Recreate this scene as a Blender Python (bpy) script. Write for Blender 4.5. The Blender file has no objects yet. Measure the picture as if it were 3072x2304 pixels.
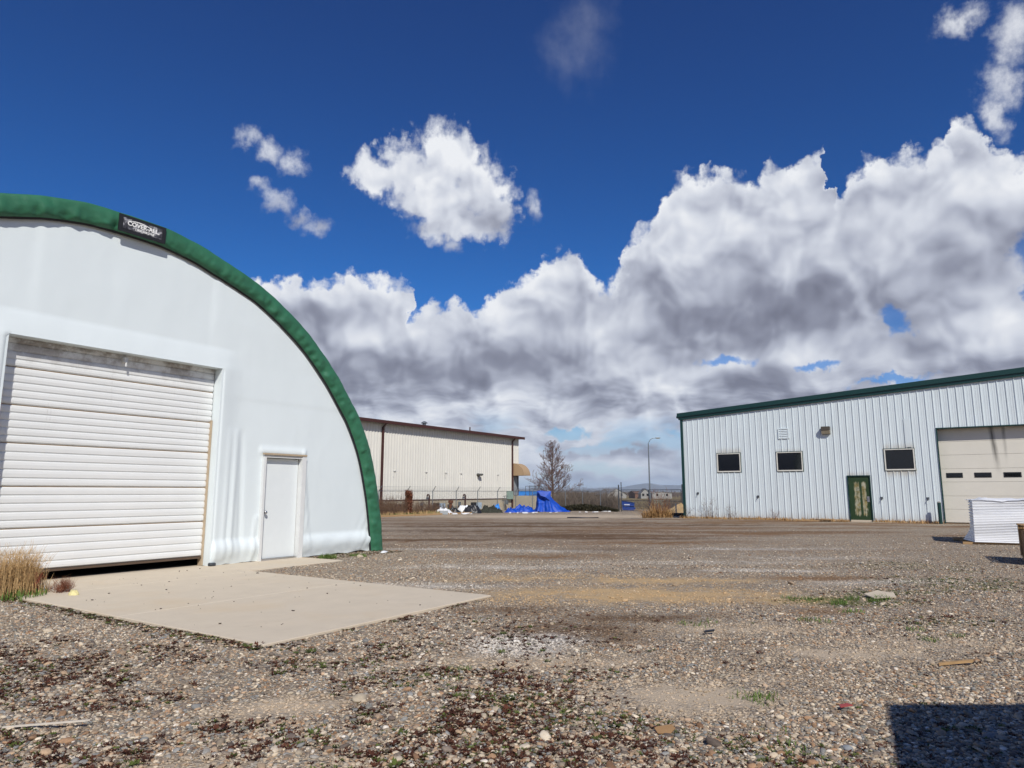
import bpy, bmesh, math, random
import numpy as np
from mathutils import Vector, Matrix, noise as mnoise
R = math.radians
random.seed(7); rng = np.random.default_rng(11)
scene = bpy.context.scene
COL = scene.collection
# ------------------------------------------------------------------ camera
cam_d = bpy.data.cameras.new('camera'); cam = bpy.data.objects.new('camera', cam_d); COL.objects.link(cam)
cam_d.sensor_width = 36; cam_d.lens = 36*2042/3072; cam_d.clip_end = 60000; cam_d.clip_start = .05
cam.location = (0, 0, 1.375); cam.rotation_euler = (R(99), 0, 0)
scene.camera = cam
# ------------------------------------------------------------------ look
vs = scene.view_settings
vs.view_transform = 'Standard'; vs.look = 'None'; vs.exposure = 0; vs.gamma = 1; vs.use_curve_mapping = False
cy_ = scene.cycles; cy_.max_bounces = 5; cy_.diffuse_bounces = 3; cy_.glossy_bounces = 3; cy_.volume_bounces = 0; cy_.caustics_reflective = False; cy_.caustics_refractive = False
# ------------------------------------------------------------------ sun
SUN_EL = 41.0
LH = Vector((-.25, .968, 0)).normalized()            # horizontal travel of the light
LD = Vector((LH.x*math.cos(R(SUN_EL)), LH.y*math.cos(R(SUN_EL)), -math.sin(R(SUN_EL))))
sd = bpy.data.lights.new('sun', 'SUN'); sun = bpy.data.objects.new('sun', sd); COL.objects.link(sun)
sd.energy = 4.1; sd.angle = R(.53); sd.color = (1, .95, .87)
sun.rotation_euler = LD.to_track_quat('-Z', 'Y').to_euler()
# ------------------------------------------------------------------ world: clear blue sky and a bank of cumulus, all by direction
class X:
    """a float socket that can be used in arithmetic"""
    def __init__(s, nt, k): s.nt = nt; s.k = k
    def op(s, o, b=None, c=None):
        n = s.nt.nodes.new('ShaderNodeMath'); n.operation = o
        for i, v in enumerate((s, b, c)):
            if v is None: continue
            if isinstance(v, X): s.nt.links.new(v.k, n.inputs[i])
            else: n.inputs[i].default_value = v
        return X(s.nt, n.outputs[0])
    def __add__(s, b): return s.op('ADD', b)
    __radd__ = __add__
    def __sub__(s, b): return s.op('SUBTRACT', b)
    def __rsub__(s, b): return (s*-1.0)+b
    def __mul__(s, b): return s.op('MULTIPLY', b)
    __rmul__ = __mul__
    def __truediv__(s, b): return s.op('DIVIDE', b)
    def max(s, b): return s.op('MAXIMUM', b)
    def min(s, b): return s.op('MINIMUM', b)
    def sq(s): return s*s
    def clamp(s): return s.max(0.).min(1.)
    def sstep(s, a, b):
        n = s.nt.nodes.new('ShaderNodeMapRange'); n.interpolation_type = 'SMOOTHSTEP'
        s.nt.links.new(s.k, n.inputs[0]); n.inputs[1].default_value = a; n.inputs[2].default_value = b
        return X(s.nt, n.outputs[0])
def nd(nt, t, **kw):
    n = nt.nodes.new(t)
    for k, v in kw.items(): setattr(n, k, v)
    return n
def noise_n(nt, vec, scale, detail=4, rough=.55, dist=0, dims='3D'):
    n = nd(nt, 'ShaderNodeTexNoise', noise_dimensions=dims)
    if vec is not None: nt.links.new(vec, n.inputs['Vector'])
    n.inputs['Scale'].default_value = scale; n.inputs['Detail'].default_value = detail
    n.inputs['Roughness'].default_value = rough; n.inputs['Distortion'].default_value = dist
    return n
def ramp_n(nt, fac, stops, interp='LINEAR'):
    n = nd(nt, 'ShaderNodeValToRGB'); cr = n.color_ramp; cr.interpolation = interp
    while len(cr.elements) < len(stops): cr.elements.new(.5)
    for e, (p, c) in zip(cr.elements, stops): e.position = p; e.color = (*c, 1)
    nt.links.new(fac.k if isinstance(fac, X) else fac, n.inputs[0])
    return n.outputs[0]
def mix_n(nt, fac, a, b, mode='MIX'):
    n = nd(nt, 'ShaderNodeMix', data_type='RGBA', blend_type=mode)
    for s, v in ((n.inputs[0], fac), (n.inputs[6], a), (n.inputs[7], b)):
        if isinstance(v, X): nt.links.new(v.k, s)
        elif isinstance(v, (int, float)): s.default_value = v
        elif isinstance(v, tuple): s.default_value = (*v, 1)
        else: nt.links.new(v, s)
    return n.outputs[2]

world = bpy.data.worlds.new('World'); scene.world = world; world.use_nodes = True
W = world.node_tree; W.nodes.clear()
tc = nd(W, 'ShaderNodeTexCoord')
SKY_S = .082
sky = nd(W, 'ShaderNodeTexSky', sky_type='NISHITA'); sky.sun_disc = False
sky.sun_elevation = R(SUN_EL); sky.sun_rotation = math.atan2(-LH.x, -LH.y)
sky.altitude = 900; sky.air_density = 1.0; sky.dust_density = .3; sky.ozone_density = 2.0
ssep = nd(W, 'ShaderNodeSeparateColor'); W.links.new(sky.outputs[0], ssep.inputs[0])
sr, sg, sb_ = (X(W, ssep.outputs[i])*SKY_S for i in range(3))       # the deep, contrasty blue of high dry air
r2 = sr.op('POWER', .46)*.0373 + sr.op('POWER', 3.3)*3.2
g2_ = sg.op('POWER', 1.34)*.96; b2_ = (sb_.op('POWER', 1.255)*1.484).min(.74)
r2 = r2.min(g2_*.78)
scol = nd(W, 'ShaderNodeCombineColor')
for i, v in enumerate((r2, g2_, b2_)): W.links.new((v*(1/SKY_S)).k, scol.inputs[i])
sep = nd(W, 'ShaderNodeSeparateXYZ'); W.links.new(tc.outputs['Generated'], sep.inputs[0])
dx, dy, dz = (X(W, sep.outputs[i]) for i in range(3))
DEG = 57.29578
az = dx.op('ARCTAN2', dy)*DEG
el = dz.op('ARCSINE')*DEG
def vec2(a, b):
    c = nd(W, 'ShaderNodeCombineXYZ'); W.links.new(a.k, c.inputs[0]); W.links.new(b.k, c.inputs[1]); return c.outputs[0]
AE = vec2(az, el)                                # a cloud chart in degrees
def ncol(scale, detail, rough=.55):
    n = noise_n(W, AE, scale, detail, rough, dims='2D')
    s = nd(W, 'ShaderNodeSeparateColor'); W.links.new(n.outputs['Color'], s.inputs[0])
    return X(W, s.outputs[0])-.5, X(W, s.outputs[1])-.5
a1, b1 = ncol(.16, 2)
a2, b2 = ncol(.55, 5, .6)
azs, els = az + a1*3.0, el + b1*2.4               # gentle warp, for the shading
azw = az + a1*2.2 + a2*2.2
elw = el + b1*1.6 + b2*2.0
AW = vec2(azw, elw); AS = vec2(azs, els)
# outline of the bank: azimuth (deg) -> elevation of its tops (deg)
TOP = [(-45,14.5),(-36,15.6),(-28,14.4),(-23,16.1),(-19.9,16.6),(-18.1,17.3),(-16.7,16.9),(-13.7,17.7),(-12.1,17.5),(-10.2,17.3),(-9.2,16.9),(-8.9,15.3),(-7.6,15.7),(-5.4,15.9),(-3.5,15.6),(-1.3,16.8),(1.6,18.7),(2.5,19.5),(5.4,20.0),(6.3,18.6),(7.6,17.3),(8.35,17.3),(9.2,18.6),(10.5,21.4),(12,22.4),(13.3,24.1),(16.4,25.4),(18.9,24.9),(20.3,24.2),(22.5,25.2),(23.8,25.1),(25.8,25.9),(26.2,24.6),(26.5,22.2),(27.9,23.3),(30.1,24.2),(32,24.3),(33.3,24.3),(34.4,24.2),(35,25.6),(36,25.2),(36.7,23.8),(38.5,22.3),(41,21),(45,19.5)]
fc = nd(W, 'ShaderNodeFloatCurve'); cv = fc.mapping.curves[0]
while len(cv.points) < len(TOP): cv.points.new(.5, .5)
for p, (x_, y_) in zip(cv.points, TOP): p.location = ((x_+45)/90, y_/40)
fc.mapping.update()
W.links.new(((azw+45)/90).clamp().k, fc.inputs['Value'])
top = X(W, fc.outputs[0])*40
vor = nd(W, 'ShaderNodeTexVoronoi', voronoi_dimensions='2D', feature='SMOOTH_F1'); W.links.new(AW, vor.inputs['Vector']); vor.inputs['Scale'].default_value = .62; vor.inputs['Smoothness'].default_value = .35
lobe = .42-X(W, vor.outputs['Distance'])           # round heads along the edges
f1 = X(W, noise_n(W, AE, .95, 6, .6, dims='2D').outputs[0])-.5
f2 = X(W, noise_n(W, AE, .33, 5, .55, dims='2D').outputs[0])-.5
depth = top - elw
alpha = (depth + lobe*1.5 + f1*1.3).sstep(-.15, .8)
def vop(op, a, b=None, c=None):
    n = nd(W, 'ShaderNodeVectorMath', operation=op); W.links.new(a, n.inputs[0])
    if b is not None: n.inputs[1].default_value = b
    if c is not None: n.inputs[2].default_value = c
    return n
def ell(a0, e0, ra, re, base=AW):                  # 0 at the centre, 1 on the ellipse
    v = vop('MULTIPLY_ADD', base, (1/ra, 1/re, 0), (-a0/ra, -e0/re, 0)); return X(W, vop('LENGTH', v.outputs[0]).outputs['Value'])
def union(L, base=AW):
    r = None
    for b in L:
        v = ell(*b, base=base); r = v if r is None else r.min(v)
    return 1.0-r
iso = union([(-12.2,25.6,2.8,1.9),(-9.6,26.2,3.3,2.6),(-6.6,27.2,2.8,3.2),(-4.8,27.2,2.3,3.0),(-3.4,25,3.9,3.4),(-7.2,24.2,4.4,2.6),(-5.2,22.4,4.0,2.4),(-2.0,22.9,2.6,2.2)])
wis = union([(1.7,23.6,1.0,1.6),(-4.9,20.2,1.5,.9),(-22.4,27.2,1.5,1.0),(-20.8,26.6,1.6,1.0),(-19,26,1.6,1.3),(-21.4,23.6,1.4,.8),(-20.0,22.6,1.5,1.1),(-18.2,21.6,1.6,.9),(-16.6,21.2,1.6,.9),(39.2,29.6,2.2,2.4),(38.2,27.2,1.6,2.2),(37.5,25.0,1.0,2.2),(36.3,31.6,2.2,1.0),(43,27,3,3),(-52,30,8,5),(62,33,9,5),(100,24,14,6),(-110,26,16,7),(160,30,12,6)])
isod = iso + f1*.55 + f2*.35 + lobe*.35
alpha = alpha.max(isod.sstep(-.02, .5))
wisd = wis*1.1 + f1*1.1 + f2*.7
alpha = alpha.max(wisd.sstep(-.05, 1.25)*.8)
alpha = alpha.max(((1.0-ell(6.2,35.4,4.5,4.0))*.5 + f2*.6).sstep(.0, 1.)*.2)
# openings where the blue shows through the bank
gap = union([(30.2,12.2,1.0,1.7),(17.8,10.3,2.6,.6),(38.2,16.2,1.4,1.7),(38.6,13.6,1.0,1.1),(25,9.7,2.0,.5),(29.5,8.0,3.5,.45),(7.0,3.6,6,.6),(15.5,4.6,3,.5),(4.5,5.0,2.5,.5)])
alpha = alpha*(1.0-(gap + f2*1.0 + f1*.8).sstep(.0, .6)*.8)
# towards the horizon the bank thins into flat rows
mp = nd(W, 'ShaderNodeMapping'); mp.inputs['Scale'].default_value = (.13, .40, 1); W.links.new(AS, mp.inputs[0])
rows = X(W, noise_n(W, mp.outputs[0], 1.0, 4, .55, dims='2D').outputs[0])
mpu = vop('ADD', mp.outputs[0], (.10, .30, 0)); rows2 = X(W, noise_n(W, mpu.outputs[0], 1.0, 4, .55, dims='2D').outputs[0])
lowemb = (rows-rows2)*el.sstep(11., 6.)
alpha = alpha*(1.0 - el.sstep(7.5, 3.0)*(rows.sstep(.48, .64))*.8)
alpha = alpha*el.sstep(-.3, 1.2)
# light and shade inside the clouds
sh = vop('ADD', AS, (.5, 1.0, 0))
g1 = X(W, noise_n(W, AS, .17, 3, .5, dims='2D').outputs[0]); g2 = X(W, noise_n(W, sh.outputs[0], .17, 3, .5, dims='2D').outputs[0])
emb = (g1-g2)
def soft(L):
    r = None
    for a0, e0, ra, re, s in L:
        n = nd(W, 'ShaderNodeMapRange'); n.interpolation_type = 'SMOOTHSTEP'; W.links.new(ell(a0, e0, ra, re, base=AS).k, n.inputs[0])
        n.inputs[1].default_value = 1.0; n.inputs[2].default_value = .1; n.inputs[4].default_value = s
        v = X(W, n.outputs[0]); r = v if r is None else r+v
    return r
dark = soft([(-6.7,10.0,11,3.4,.85),(-13.6,9.4,8,3.0,.5),(2.4,11.4,7,2.8,.6),(21.2,13.6,8,3.8,.9),(14.6,12.8,7,3.6,.75),(26.5,15.6,6,3.2,.5),(20.6,8.6,6.0,2.0,.95),(31.5,14.0,6,3.2,.7),(28,6.4,9,2.2,.6),(37,7.8,8,2.8,.75),(-16,13.6,5,3,.3),(18,5.0,9,1.3,.35),(5,6.0,9,1.2,.4),(-40,8,14,4,.8),(52,12,14,5,.8)])
lite = soft([(-12.6,16.0,7,2.6,.45),(-2.4,14.6,6,2.6,.5),(3.6,17.6,5,3.4,.45),(14.6,21.6,7,4.6,.55),(22.6,21.8,7,3.8,.35),(35.6,22.6,5,4.4,.55),(31,21.8,5,3.4,.4),(-5.8,6.4,4.6,1.8,.5),(12.6,7.4,6,1.7,.55),(25.8,11.4,5,1.8,.5),(36.6,12.2,4,2,.55),(-9,27,6,3.4,.3),(-4,27.6,5,3.2,.3),(-1,4.2,7,1,.3)])
rim = (depth + lobe*1.2).sstep(2.4, -.2)*depth.sstep(-2.8, -1.2)
fade = el.sstep(10., .5)
B = .57 + rim*.28 + lite*.38 - dark*(.44+f2*.5) + emb*1.6 + lobe*.20*depth.sstep(5., 0.) + f2*.16 + f1*.06 + lowemb*1.9
B = B + depth.sstep(-.5,-3.)*(el.sstep(20.5, 27.5)*.36 - .02)
B = B.clamp()*(1.0-fade*.45) + fade*.33
ccol = ramp_n(W, B, [(0,(.19,.20,.265)),(.25,(.28,.297,.38)),(.5,(.47,.50,.60)),(.75,(.70,.735,.82)),(1,(.91,.93,.97))])
bg1 = nd(W, 'ShaderNodeBackground'); W.links.new(scol.outputs[0], bg1.inputs[0]); bg1.inputs[1].default_value = SKY_S
bg2 = nd(W, 'ShaderNodeBackground'); W.links.new(ccol, bg2.inputs[0]); bg2.inputs[1].default_value = .95
mx = nd(W, 'ShaderNodeMixShader'); W.links.new(alpha.clamp().k, mx.inputs[0])
W.links.new(bg1.outputs[0], mx.inputs[1]); W.links.new(bg2.outputs[0], mx.inputs[2])
wo = nd(W, 'ShaderNodeOutputWorld'); W.links.new(mx.outputs[0], wo.inputs[0])
world.cycles.sampling_method = 'MANUAL'; world.cycles.sample_map_resolution = 512
# ------------------------------------------------------------------ helpers
def lin(h):
    h = h.lstrip('#'); c = [int(h[i:i+2], 16)/255 for i in (0, 2, 4)]
    return tuple(v/12.92 if v <= .04045 else ((v+.055)/1.055)**2.4 for v in c)
MATS = {}
def mat(name, col=(.5,.5,.5), rough=.6, metal=0., spec=.4, var=.12, vscale=6., bump=0., bscale=30., fn=None, coat=0., detail=5, stretch=None):
    if name in MATS: return MATS[name]
    m = bpy.data.materials.new(name); m.use_nodes = True; MATS[name] = m
    nt = m.node_tree; b = nt.nodes['Principled BSDF']
    b.inputs['Roughness'].default_value = rough; b.inputs['Metallic'].default_value = metal
    b.inputs['Specular IOR Level'].default_value = spec; b.inputs['Coat Weight'].default_value = coat
    t = nd(nt, 'ShaderNodeTexCoord'); vec = t.outputs['Object']
    if stretch:
        mp_ = nd(nt, 'ShaderNodeMapping'); mp_.inputs['Scale'].default_value = stretch; nt.links.new(vec, mp_.inputs[0]); vec = mp_.outputs[0]
    n = noise_n(nt, vec, vscale, detail, .6)
    c = ramp_n(nt, n.outputs[0], [(.25, tuple(v*(1-var) for v in col)), (.75, tuple(min(1, v*(1+var)) for v in col))])
    if fn: c = fn(nt, t.outputs['Object'], c, b) or c
    nt.links.new(c, b.inputs['Base Color'])
    if bump:
        n2 = noise_n(nt, t.outputs['Object'], bscale, 4, .6)
        bp = nd(nt, 'ShaderNodeBump'); bp.inputs['Strength'].default_value = bump; bp.inputs['Distance'].default_value = .02
        nt.links.new(n2.outputs[0], bp.inputs['Height']); nt.links.new(bp.outputs[0], b.inputs['Normal'])
    return m
class MB:
    """collects geometry for one mesh object"""
    def __init__(s): s.v = []; s.f = []
    def add(s, vs, fs):
        o = len(s.v); s.v += [tuple(v) for v in vs]; s.f += [tuple(i+o for i in f) for f in fs]; return s
    def box(s, x0, x1, y0, y1, z0, z1, bev=0):
        if not bev:
            return s.add([(x0,y0,z0),(x1,y0,z0),(x1,y1,z0),(x0,y1,z0),(x0,y0,z1),(x1,y0,z1),(x1,y1,z1),(x0,y1,z1)],
                  [(0,3,2,1),(4,5,6,7),(0,1,5,4),(1,2,6,5),(2,3,7,6),(3,0,4,7)])
        bm = bmesh.new(); bmesh.ops.create_cube(bm, size=1)
        for v in bm.verts: v.co = Vector((x0+(v.co.x+.5)*(x1-x0), y0+(v.co.y+.5)*(y1-y0), z0+(v.co.z+.5)*(z1-z0)))
        bmesh.ops.bevel(bm, geom=bm.edges[:], offset=bev, segments=2, affect='EDGES', profile=.5)
        bm.verts.index_update(); s.add([v.co for v in bm.verts], [[v.index for v in f.verts] for f in bm.faces]); bm.free(); return s
    def tube(s, pts, r, n=6, cap=True):
        pts = [Vector(p) for p in pts]; rs = r if isinstance(r, (list, tuple)) else [r]*len(pts)
        vs = []; fs = []
        up = Vector((0,0,1))
        for i, p in enumerate(pts):
            d = (pts[min(i+1, len(pts)-1)]-pts[max(i-1, 0)]).normalized()
            a = d.cross(up if abs(d.z) < .95 else Vector((1,0,0))).normalized(); b = a.cross(d)
            for k in range(n):
                t = 2*math.pi*k/n; vs.append(p + (a*math.cos(t)+b*math.sin(t))*rs[i])
        for i in range(len(pts)-1):
            for k in range(n):
                k2 = (k+1) % n; fs.append((i*n+k, i*n+k2, (i+1)*n+k2, (i+1)*n+k))
        if cap and n > 2: fs.append(tuple(range(n-1, -1, -1))); fs.append(tuple(range((len(pts)-1)*n, len(pts)*n)))
        return s.add(vs, fs)
    def prism(s, poly, y0, y1):
        """polygon in x,z extruded along y"""
        n = len(poly)
        vs = [(x,y0,z) for x,z in poly]+[(x,y1,z) for x,z in poly]
        fs = [tuple(range(n)), tuple(range(2*n-1, n-1, -1))]+[(i, n+i, n+(i+1) % n, (i+1) % n) for i in range(n)]
        return s.add(vs, fs)
    def xf(s, M):
        s.v = [tuple(M @ Vector(v)) for v in s.v]; return s
    def build(s, name, m, parent=None, smooth=False, fix=True):
        me = bpy.data.meshes.new(name); me.from_pydata(s.v, [], s.f)
        if fix and len(s.f) < 60000:
            bm = bmesh.new(); bm.from_mesh(me); bmesh.ops.recalc_face_normals(bm, faces=bm.faces); bm.to_mesh(me); bm.free()
        if smooth: me.polygons.foreach_set('use_smooth', [True]*len(me.polygons))
        me.update()
        o = bpy.data.objects.new(name, me); COL.objects.link(o)
        if m: me.materials.append(m)
        if parent: o.parent = parent
        return o
def auto_smooth(o, ang=40):
    me = o.data; bm = bmesh.new(); bm.from_mesh(me)
    for e in bm.edges:
        e.smooth = not (len(e.link_faces) == 2 and e.calc_face_angle(0) > R(ang))
    for f in bm.faces: f.smooth = True
    bm.to_mesh(me); bm.free()
def tag(o, label=None, cat=None, group=None, kind=None):
    for k, v in (('label', label), ('category', cat), ('group', group), ('kind', kind)):
        if v: o[k] = v
    return o
def thing(name, label, cat, loc=(0,0,0), rz=0, group=None):
    o = bpy.data.objects.new(name, None); COL.objects.link(o); o.location = loc; o.rotation_euler = (0,0,rz)
    o.empty_display_size = .2
    return tag(o, label, cat, group)
def fbm(x, y, z=0., o=4):
    return mnoise.fractal(Vector((x, y, z)), 1., 2., o)
TH = R(33.5); Ax = Vector((math.sin(TH), math.cos(TH), 0)); Nx = Vector((math.cos(TH), -math.sin(TH), 0))
RZ_A = math.pi/2-TH            # local x runs along Ax, local y along -Nx
RZ_B = -TH                     # local x runs along Nx, local y along Ax
def smooth01(t): t = np.clip(t, 0, 1); return t*t*(3-2*t)
def ground_z(x, y):
    x = np.asarray(x, float); y = np.asarray(y, float)
    q = (x-9.4)*Nx.x+(y-37.5)*Nx.y
    w = np.where(y > 60, 1., smooth01((-q)/5.))
    z = -.36*smooth01((y-30)/20)*w - .42*smooth01((y-66)/11) - .6*smooth01((y-90)/120)
    und = .018*np.sin(x*.9+1.3)*np.sin(y*.7+.4) + .012*np.sin(x*2.3-.6*y) + .006*np.sin(3.1*y+x*1.7)
    return z - .024 + und*.55*np.where(y < 70, 1, 0)
def gz(x, y): return float(ground_z(x, y))
# ------------------------------------------------------------------ ground
# patches of dirt, sand, lime and moss on the yard: x, y, rx, ry, rotation(deg), kind, strength
PATCH = [(-2.5,20.5,3.5,.7,0,'wet',.8),(3.4,21.2,4.2,.8,0,'wet',.9),(8.5,23.5,4,.8,0,'dirt',.8),(-1,28.5,7,1.1,0,'wet',.8),(8,29.5,6,.9,0,'wet',.8),(4.5,12.6,1.5,.3,0,'lime',.6),(6,17.3,3,.5,0,'lime',.6),(-2,17.3,1.6,.4,0,'lime',.7),(2.6,11.2,2.2,.5,0,'sand',.8),(1.7,9.75,2.6,.95,8,'sand',.85),(3.2,9.2,1.6,.6,5,'sand',.5),(.35,11.5,1.8,.6,0,'sand',.45),
 (1.25,5.0,.75,.5,-10,'dust',.95),(1.9,5.35,.6,.3,0,'dust',.5),(-1.5,4.75,.55,.28,25,'dust',.9),(2.9,6.2,1.0,.35,0,'dust',.6),(-1.4,3.75,.9,.22,0,'dust',.55),(.3,6.0,1.2,.3,5,'dust',.5),(2.2,7.3,1.2,.4,5,'dust',.55),(3.8,6.6,1.2,.4,0,'dust',.45),(3.6,8.4,.5,.35,0,'dirt',.6),(5.1,11.5,1.3,.45,0,'dirt',.7),
 (0.05,6.6,.55,.55,20,'lime',.8),(.45,6.9,.35,.35,0,'lime',.7),(-1.0,10.6,1.6,.35,-12,'lime',.55),(-.3,13.2,2.2,.5,0,'lime',.5),(.5,16.8,2.5,.5,0,'lime',.5),(5.6,11.0,1.6,.4,0,'lime',.4),(3.5,14,3,.5,0,'lime',.35),(6.6,15,2,.5,0,'lime',.35),
 (.75,7.3,1.0,.7,0,'wet',.75),(.1,8.4,1.1,.45,0,'wet',.45),(1.3,8.0,1.4,.4,0,'wet',.7),(.8,15.4,2.4,.8,0,'dirt',.6),(2.4,17.0,2.0,.7,0,'wet',.6),(4.0,19.5,4,1.2,0,'dirt',.6),(1.5,22.5,5,1.8,0,'wet',.75),(-2,25,5,1.6,0,'wet',.6),(5,27,6,1.6,0,'dirt',.75),(1,31,8,2.2,0,'wet',.6),(9,31.5,5,1.6,0,'dirt',.8),(-4,36,6,2.,0,'dirt',.5),(4,40,8,2.5,0,'dust',.7),(12,27,4,1.,0,'dirt',.5),(3,50,14,6,0,'dust',.95),(-3,20,2.5,.9,0,'dirt',.5),(11,33,8,1.0,-30,'dirt',.7),(17,31,9,.9,-33,'dirt',.75),
 (4.35,9.2,1.1,.55,0,'moss',.85),(5.4,9.9,1.2,.4,0,'moss',.5),(4.6,7.7,.9,.35,0,'moss',.4),(7.0,10.8,1.6,1.0,0,'moss',.5),(7.6,13.3,1.6,1.2,0,'moss',.35)]
PCOL = {'sand':lin('#c4a67a'),'dust':lin('#c3b29a'),'lime':lin('#d6d1c8'),'wet':lin('#6b523b'),'dirt':lin('#8a6a4a'),'moss':lin('#5f6a33')}
def gravel_mat():
    m = bpy.data.materials.new('gravel_ground'); m.use_nodes = True; nt = m.node_tree; b = nt.nodes['Principled BSDF']
    b.inputs['Roughness'].default_value = .92; b.inputs['Specular IOR Level'].default_value = .15
    t = nd(nt, 'ShaderNodeTexCoord'); P = t.outputs['Object']
    wn = noise_n(nt, P, 26, 2); wv = nd(nt, 'ShaderNodeVectorMath', operation='MULTIPLY_ADD')
    nt.links.new(wn.outputs['Color'], wv.inputs[0]); wv.inputs[1].default_value = (.02,.02,0); nt.links.new(P, wv.inputs[2])
    def stones(scale):
        v = nd(nt, 'ShaderNodeTexVoronoi', feature='F1', voronoi_dimensions='2D'); nt.links.new(wv.outputs[0], v.inputs['Vector']); v.inputs['Scale'].default_value = scale
        s = nd(nt, 'ShaderNodeSeparateColor'); nt.links.new(v.outputs['Color'], s.inputs[0])
        c = ramp_n(nt, s.outputs[0], [(0,lin('#6f6357')),(.18,lin('#908272')),(.36,lin('#a89a88')),(.52,lin('#9c9a93')),(.66,lin('#beb09a')),(.8,lin('#ad9070')),(.9,lin('#d2c5b0')),(1,lin('#ddd3c2'))])
        d = X(nt, v.outputs['Distance'])
        return mix_n(nt, (d*scale**0).sstep(.3, .62)*.5, c, lin('#5a4c3f')), d
    c1, d1 = stones(34.); c2, d2 = stones(13.)
    big = X(nt, noise_n(nt, P, .45, 5, .6).outputs[0]); mid = X(nt, noise_n(nt, P, 2.2, 5, .65).outputs[0]); fine = X(nt, noise_n(nt, P, 95, 3, .7).outputs[0])
    c = mix_n(nt, big.sstep(.52, .66)*.35, c1, c2)
    dirt = ramp_n(nt, fine, [(.3, lin('#958169')), (.7, lin('#c4b195'))])
    c = mix_n(nt, (mid.sstep(.45, .7)*.55+.12), c, dirt)
    # long streaks left by tyres further out
    sx = nd(nt, 'ShaderNodeSeparateXYZ'); nt.links.new(P, sx.inputs[0]); px, py = X(nt, sx.outputs[0]), X(nt, sx.outputs[1])
    mp_ = nd(nt, 'ShaderNodeMapping'); mp_.inputs['Scale'].default_value = (.10, .55, 1); mp_.inputs['Rotation'].default_value = (0,0,R(8)); nt.links.new(P, mp_.inputs[0])
    st = X(nt, noise_n(nt, mp_.outputs[0], 1., 6, .62).outputs[0])
    far = py.sstep(13., 24.)*py.sstep(52., 44.)
    c = mix_n(nt, far*st.sstep(.47, .62)*.8, c, lin('#7d5f43'))
    c = mix_n(nt, far*st.sstep(.46, .34)*.5, c, lin('#b3a48f'))
    soft_ = None
    def ellv(x0, y0, rx, ry):
        v = nd(nt, 'ShaderNodeVectorMath', operation='MULTIPLY_ADD'); nt.links.new(P, v.inputs[0]); v.inputs[1].default_value = (1/rx, 1/ry, 0); v.inputs[2].default_value = (-x0/rx, -y0/ry, 0)
        l = nd(nt, 'ShaderNodeVectorMath', operation='LENGTH'); nt.links.new(v.outputs[0], l.inputs[0]); return X(nt, l.outputs['Value'])
    jit = (mid-.5)*2.4 + (big-.5)*1.0
    for k in ('dirt', 'wet', 'sand', 'dust', 'lime', 'moss'):
        m_ = None
        for x0, y0, rx, ry, ro, kk, s in PATCH:
            if kk != k: continue
            d = ellv(x0, y0, rx, ry).op('MULTIPLY_ADD', -s, s); m_ = d if m_ is None else m_.max(d)
        mask = (m_ + jit*.75).sstep(-.05, .75)*.9
        if k in ('moss', 'lime'): mask = mask*((fine+mid*.6).sstep(.62, .95))
        if k in ('dust', 'sand'): soft_ = mask if soft_ is None else soft_.max(mask)
        c = mix_n(nt, mask, c, mix_n(nt, fine.sstep(.3,.75)*.35, PCOL[k], tuple(v*.66 for v in PCOL[k])))
    # fields beyond the yard
    fieldm = (py + (big-.5)*6).sstep(80., 92.)
    fld = ramp_n(nt, noise_n(nt, P, .03, 6, .6).outputs[0], [(.3, lin('#6b5d43')), (.55, lin('#8b7c58')), (.75, lin('#5f6440'))])
    c = mix_n(nt, fieldm, c, fld)
    nt.links.new(c, b.inputs['Base Color'])
    bp = nd(nt, 'ShaderNodeBump'); bp.inputs['Strength'].default_value = .9; bp.inputs['Distance'].default_value = .02
    h = (1.0-d1.sstep(0.,.7))*(1.0-soft_)*.8 + fine*.35 + mid*.5
    nt.links.new(h.k, bp.inputs['Height']); nt.links.new(bp.outputs[0], b.inputs['Normal'])
    return m
def make_ground():
    xs = np.concatenate([-np.geomspace(16000, 26, 22), np.arange(-25, 25.01, .3), np.geomspace(26, 16000, 22)])
    ys = np.concatenate([-np.geomspace(16000, 8, 14), np.arange(-6, 30, .3), np.arange(30, 96, 1.), np.geomspace(97, 16000, 24)])
    XX, YY = np.meshgrid(xs, ys); ZZ = ground_z(XX, YY)
    nx, ny = len(xs), len(ys)
    V = np.stack([XX.ravel(), YY.ravel(), ZZ.ravel()], 1)
    i = np.arange(ny-1)[:, None]*nx+np.arange(nx-1)[None]; i = i.ravel()
    F = np.stack([i, i+1, i+1+nx, i+nx], 1)
    me = bpy.data.meshes.new('ground'); me.from_pydata(V.tolist(), [], F.tolist()); me.polygons.foreach_set('use_smooth', [True]*len(F)); me.update()
    o = bpy.data.objects.new('ground', me); COL.objects.link(o); me.materials.append(gravel_mat()); o['kind'] = 'structure'
    return o
make_ground()
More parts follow.
